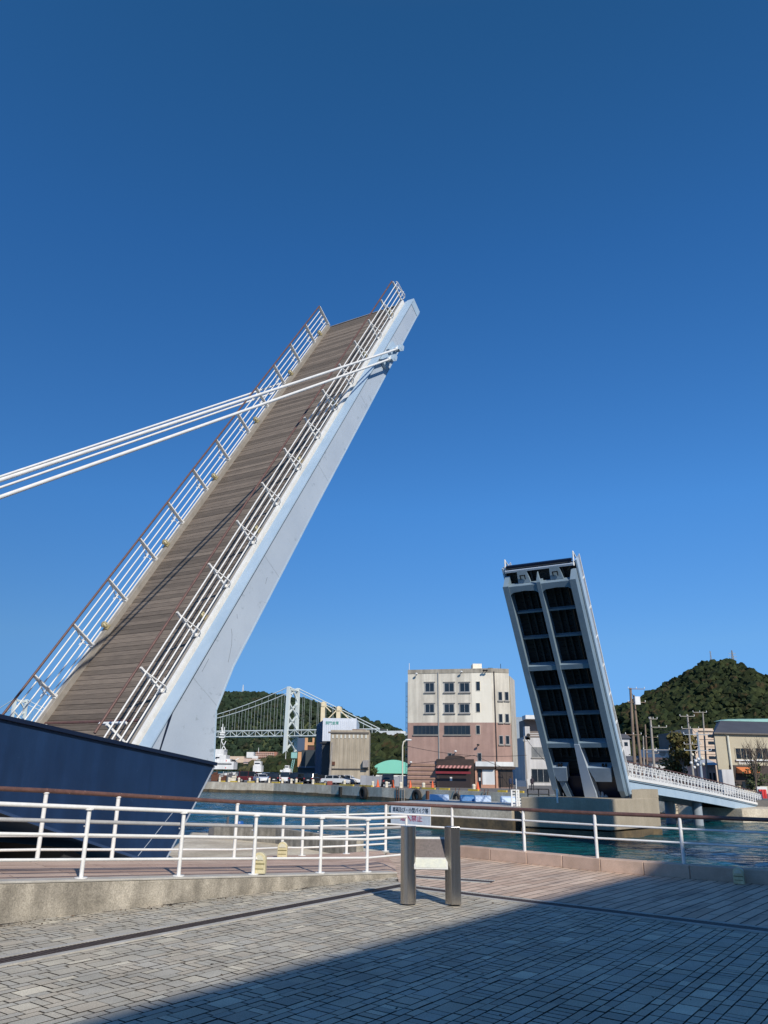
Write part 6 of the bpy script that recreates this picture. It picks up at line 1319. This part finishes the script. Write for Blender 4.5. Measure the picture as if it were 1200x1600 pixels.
t_ = thing('crane', 'teal lattice crane jib standing behind the small white ship', 'crane', aty(457, 1212, 205)); a = aty(454.5, 1208, 205); b = aty(461, 1177, 205); mb = MB()
for o2 in (-.25, .25): mb.bar(a+V((o2, 0, 0)), b+V((o2, 0, 0)), .14, .14)
for k in range(10): mb.bar(a+(b-a)*(k/10)+V((-.25, 0, 0)), a+(b-a)*((k+1)/10)+V((.25, 0, 0)), .08, .08)
obj('jib', mb, mat('teal_paint', (.25, .48, .45), None, 1, .5), t_); mb = MB(); mb.box(b.x-.9, b.x+.6, 204.5, 205.5, b.z-1.2, b.z+.2); obj('jib_head', mb, MATS['teal_paint'], t_)
mb = MB(); mb.box(a.x-1.2, a.x+1.2, 204, 206, -1, a.z); obj('crane_base', mb, MATS['teal_paint'], t_)
# clutter of gear on the quay left of the minivan
for i, (x, w2, h2_, c_) in enumerate(((338, .9, 1.3, 'rust'), (348, .7, 1.1, 'grey_window_frame'), (354, 1.1, .8, 'rust'), (361, .8, 1.2, 'grey_tile_roof'), (368, 1.0, .7, 'cream_bollard'), (375, .6, 1.0, 'rust'))):
    p, tt, nn = qpt(x, 6); mb = MB(); mb.box(p.x-w2, p.x+w2, p.y-.5, p.y+.5, QG, QG+h2_); mb.tube(p+Z*h2_, p+Z*(h2_+.7), .07); mb.box(p.x-w2*.6, p.x+w2*.2, p.y-.6, p.y+.3, QG+h2_, QG+h2_+.3)
    obj('dock_gear', mb, MATS[c_], label=['rusty gear box nearest the hull', 'grey gear box on the quay before the patrol ship', 'low rusty gear box beside the grey one', 'dark gear box in the middle of the dock gear', 'cream low gear box right of the dark one', 'small rusty gear box next to the dark red minivan'][i], cat='dock gear', group='dock gear on the quay before the patrol ship', bevel=.05)
# ================================================================== BUILDING BEHIND THE PHOTOGRAPHER (casts the broad shade)
BH = 15.0; sh_off = V((TOSUN.x, TOSUN.y, 0))*(BH/TOSUN.z); pA_ = atz(110, 1598, 0); pB_ = atz(1003, 1366, 0); pA_.z = pB_.z = 0; ed_ = (pB_-pA_).normalized(); e0 = pA_+sh_off; es_ = V((ed_.y, -ed_.x, 0))
t_ = thing('building', 'long brown brick building behind the viewer whose shade covers the paving', 'building', e0); mb = MB()
mb.prism([e0-ed_*30, e0+ed_*19.0, e0+ed_*19.0+es_*14, e0-ed_*30+es_*14], Z*BH); obj('wall', mb, mat('brown_brick_wall', (.26, .15, .10), (.2, .115, .08), 1, .85), t_)
for k in range(10):
    for zf in (1.0, 5.0):
        mb = MB(); c = e0+ed_*(-23+4*k)-es_*.03; mb.obox(c+Z*(zf+1.1), ed_*2.2, es_*.08, Z*2.0); obj('window', mb, glassd, t_)

# unseen slender tower, added and sized to drop a narrow shade on the pier
tdir = V((TOSUN.x, TOSUN.y, 0)).normalized(); tp_ = V((12.35, 52.1, 0))+tdir*45; tl_ = V((tdir.y, -tdir.x, 0)); th_ = 51*tan(SUN_EL)-2.1
t_ = thing('tower', 'unseen slender brick tower added behind the viewer to shade the pier', 'tower', tp_); mb = MB()
mb.prism([tp_+tl_*1.75, tp_-tl_*1.75, tp_-tl_*1.75+tdir*3.4, tp_+tl_*1.75+tdir*3.4], Z*th_); obj('wall', mb, MATS['brown_brick_wall'], t_)
mb = MB(); c = tp_+tdir*1.7+Z*th_; mb.lathe(c, [(1.6, 0), (1.2, .8), (.2, 1.6)], 12); obj('roof', mb, slate, t_)
# dry leaves and grit swept along the foot of the ramp wall
lv = MB(); lr_ = random.Random(9)
for _ in range(420):
    t9 = lr_.uniform(-3, LW); off9 = .03+abs(lr_.gauss(0, .28)); p = wall0+wd*t9+wnr*off9+Z*.004
    if lr_.random() < .25: p = V((lr_.uniform(-6, 6), lr_.uniform(6.5, 13), .004))
    if (p-K0).cross(dB).z < .0 and (p-K0).dot(dB) > 0: continue
    a = V((lr_.uniform(-1, 1), lr_.uniform(-1, 1), lr_.uniform(0, .3))).normalized()*lr_.uniform(.008, .028); b9 = V((-a.y, a.x, lr_.uniform(0, .01)))*.55
    lv.add([p-a, p-b9, p+a, p+b9], [(0, 1, 2, 3)], False, lr_.random())
tag(obj('fallen_leaves', lv, mat('dry_leaves', (.12, .075, .04), (.06, .045, .03), 9, .9, rnd=.5), kind='stuff'), 'scattered small dry leaves on the paving along the foot of the ramp wall', 'leaves')

# scuff marks and weld seams on the near girder of the large leaf
gd = [c for c in leaf.children if c.name.startswith('girder')][0]; sm_ = mat('dark_scuff', (.22, .26, .31), None, 2, .7); XF = 4.2+.34
for pts in ([(3.05, -.30), (2.95, -.42), (2.72, -.58), (2.45, -.70), (2.30, -.76)], [(3.5, -.22), (3.42, -.30)], [(1.9, -.15), (1.5, -.17)], [(5.2, -.5), (5.0, -.56)]):
    mb = MB()
    for p, q_ in zip(pts, pts[1:]): mb.bar((XF+.002, p[0], p[1]), (XF+.002, q_[0], q_[1]), .012, .004, up=(1, 0, 0))
    obj('scuff_mark', mb, sm_, gd, local=True)
wm_ = mat('faint_weld', (.41, .48, .555), None, 3, .6)
for s9 in (1.2, 5.6, 10.0, 14.4, 18.9):
    mb = MB(); lo_ = -.97+(.36)*(s9-2.35)/19.4 if s9 > 2.3 else -1.12; mb.bar((XF+.001, s9, -.02), (XF+.001, s9, lo_), .02, .004, up=(1, 0, 0)); obj('weld_seam', mb, wm_, gd, local=True)
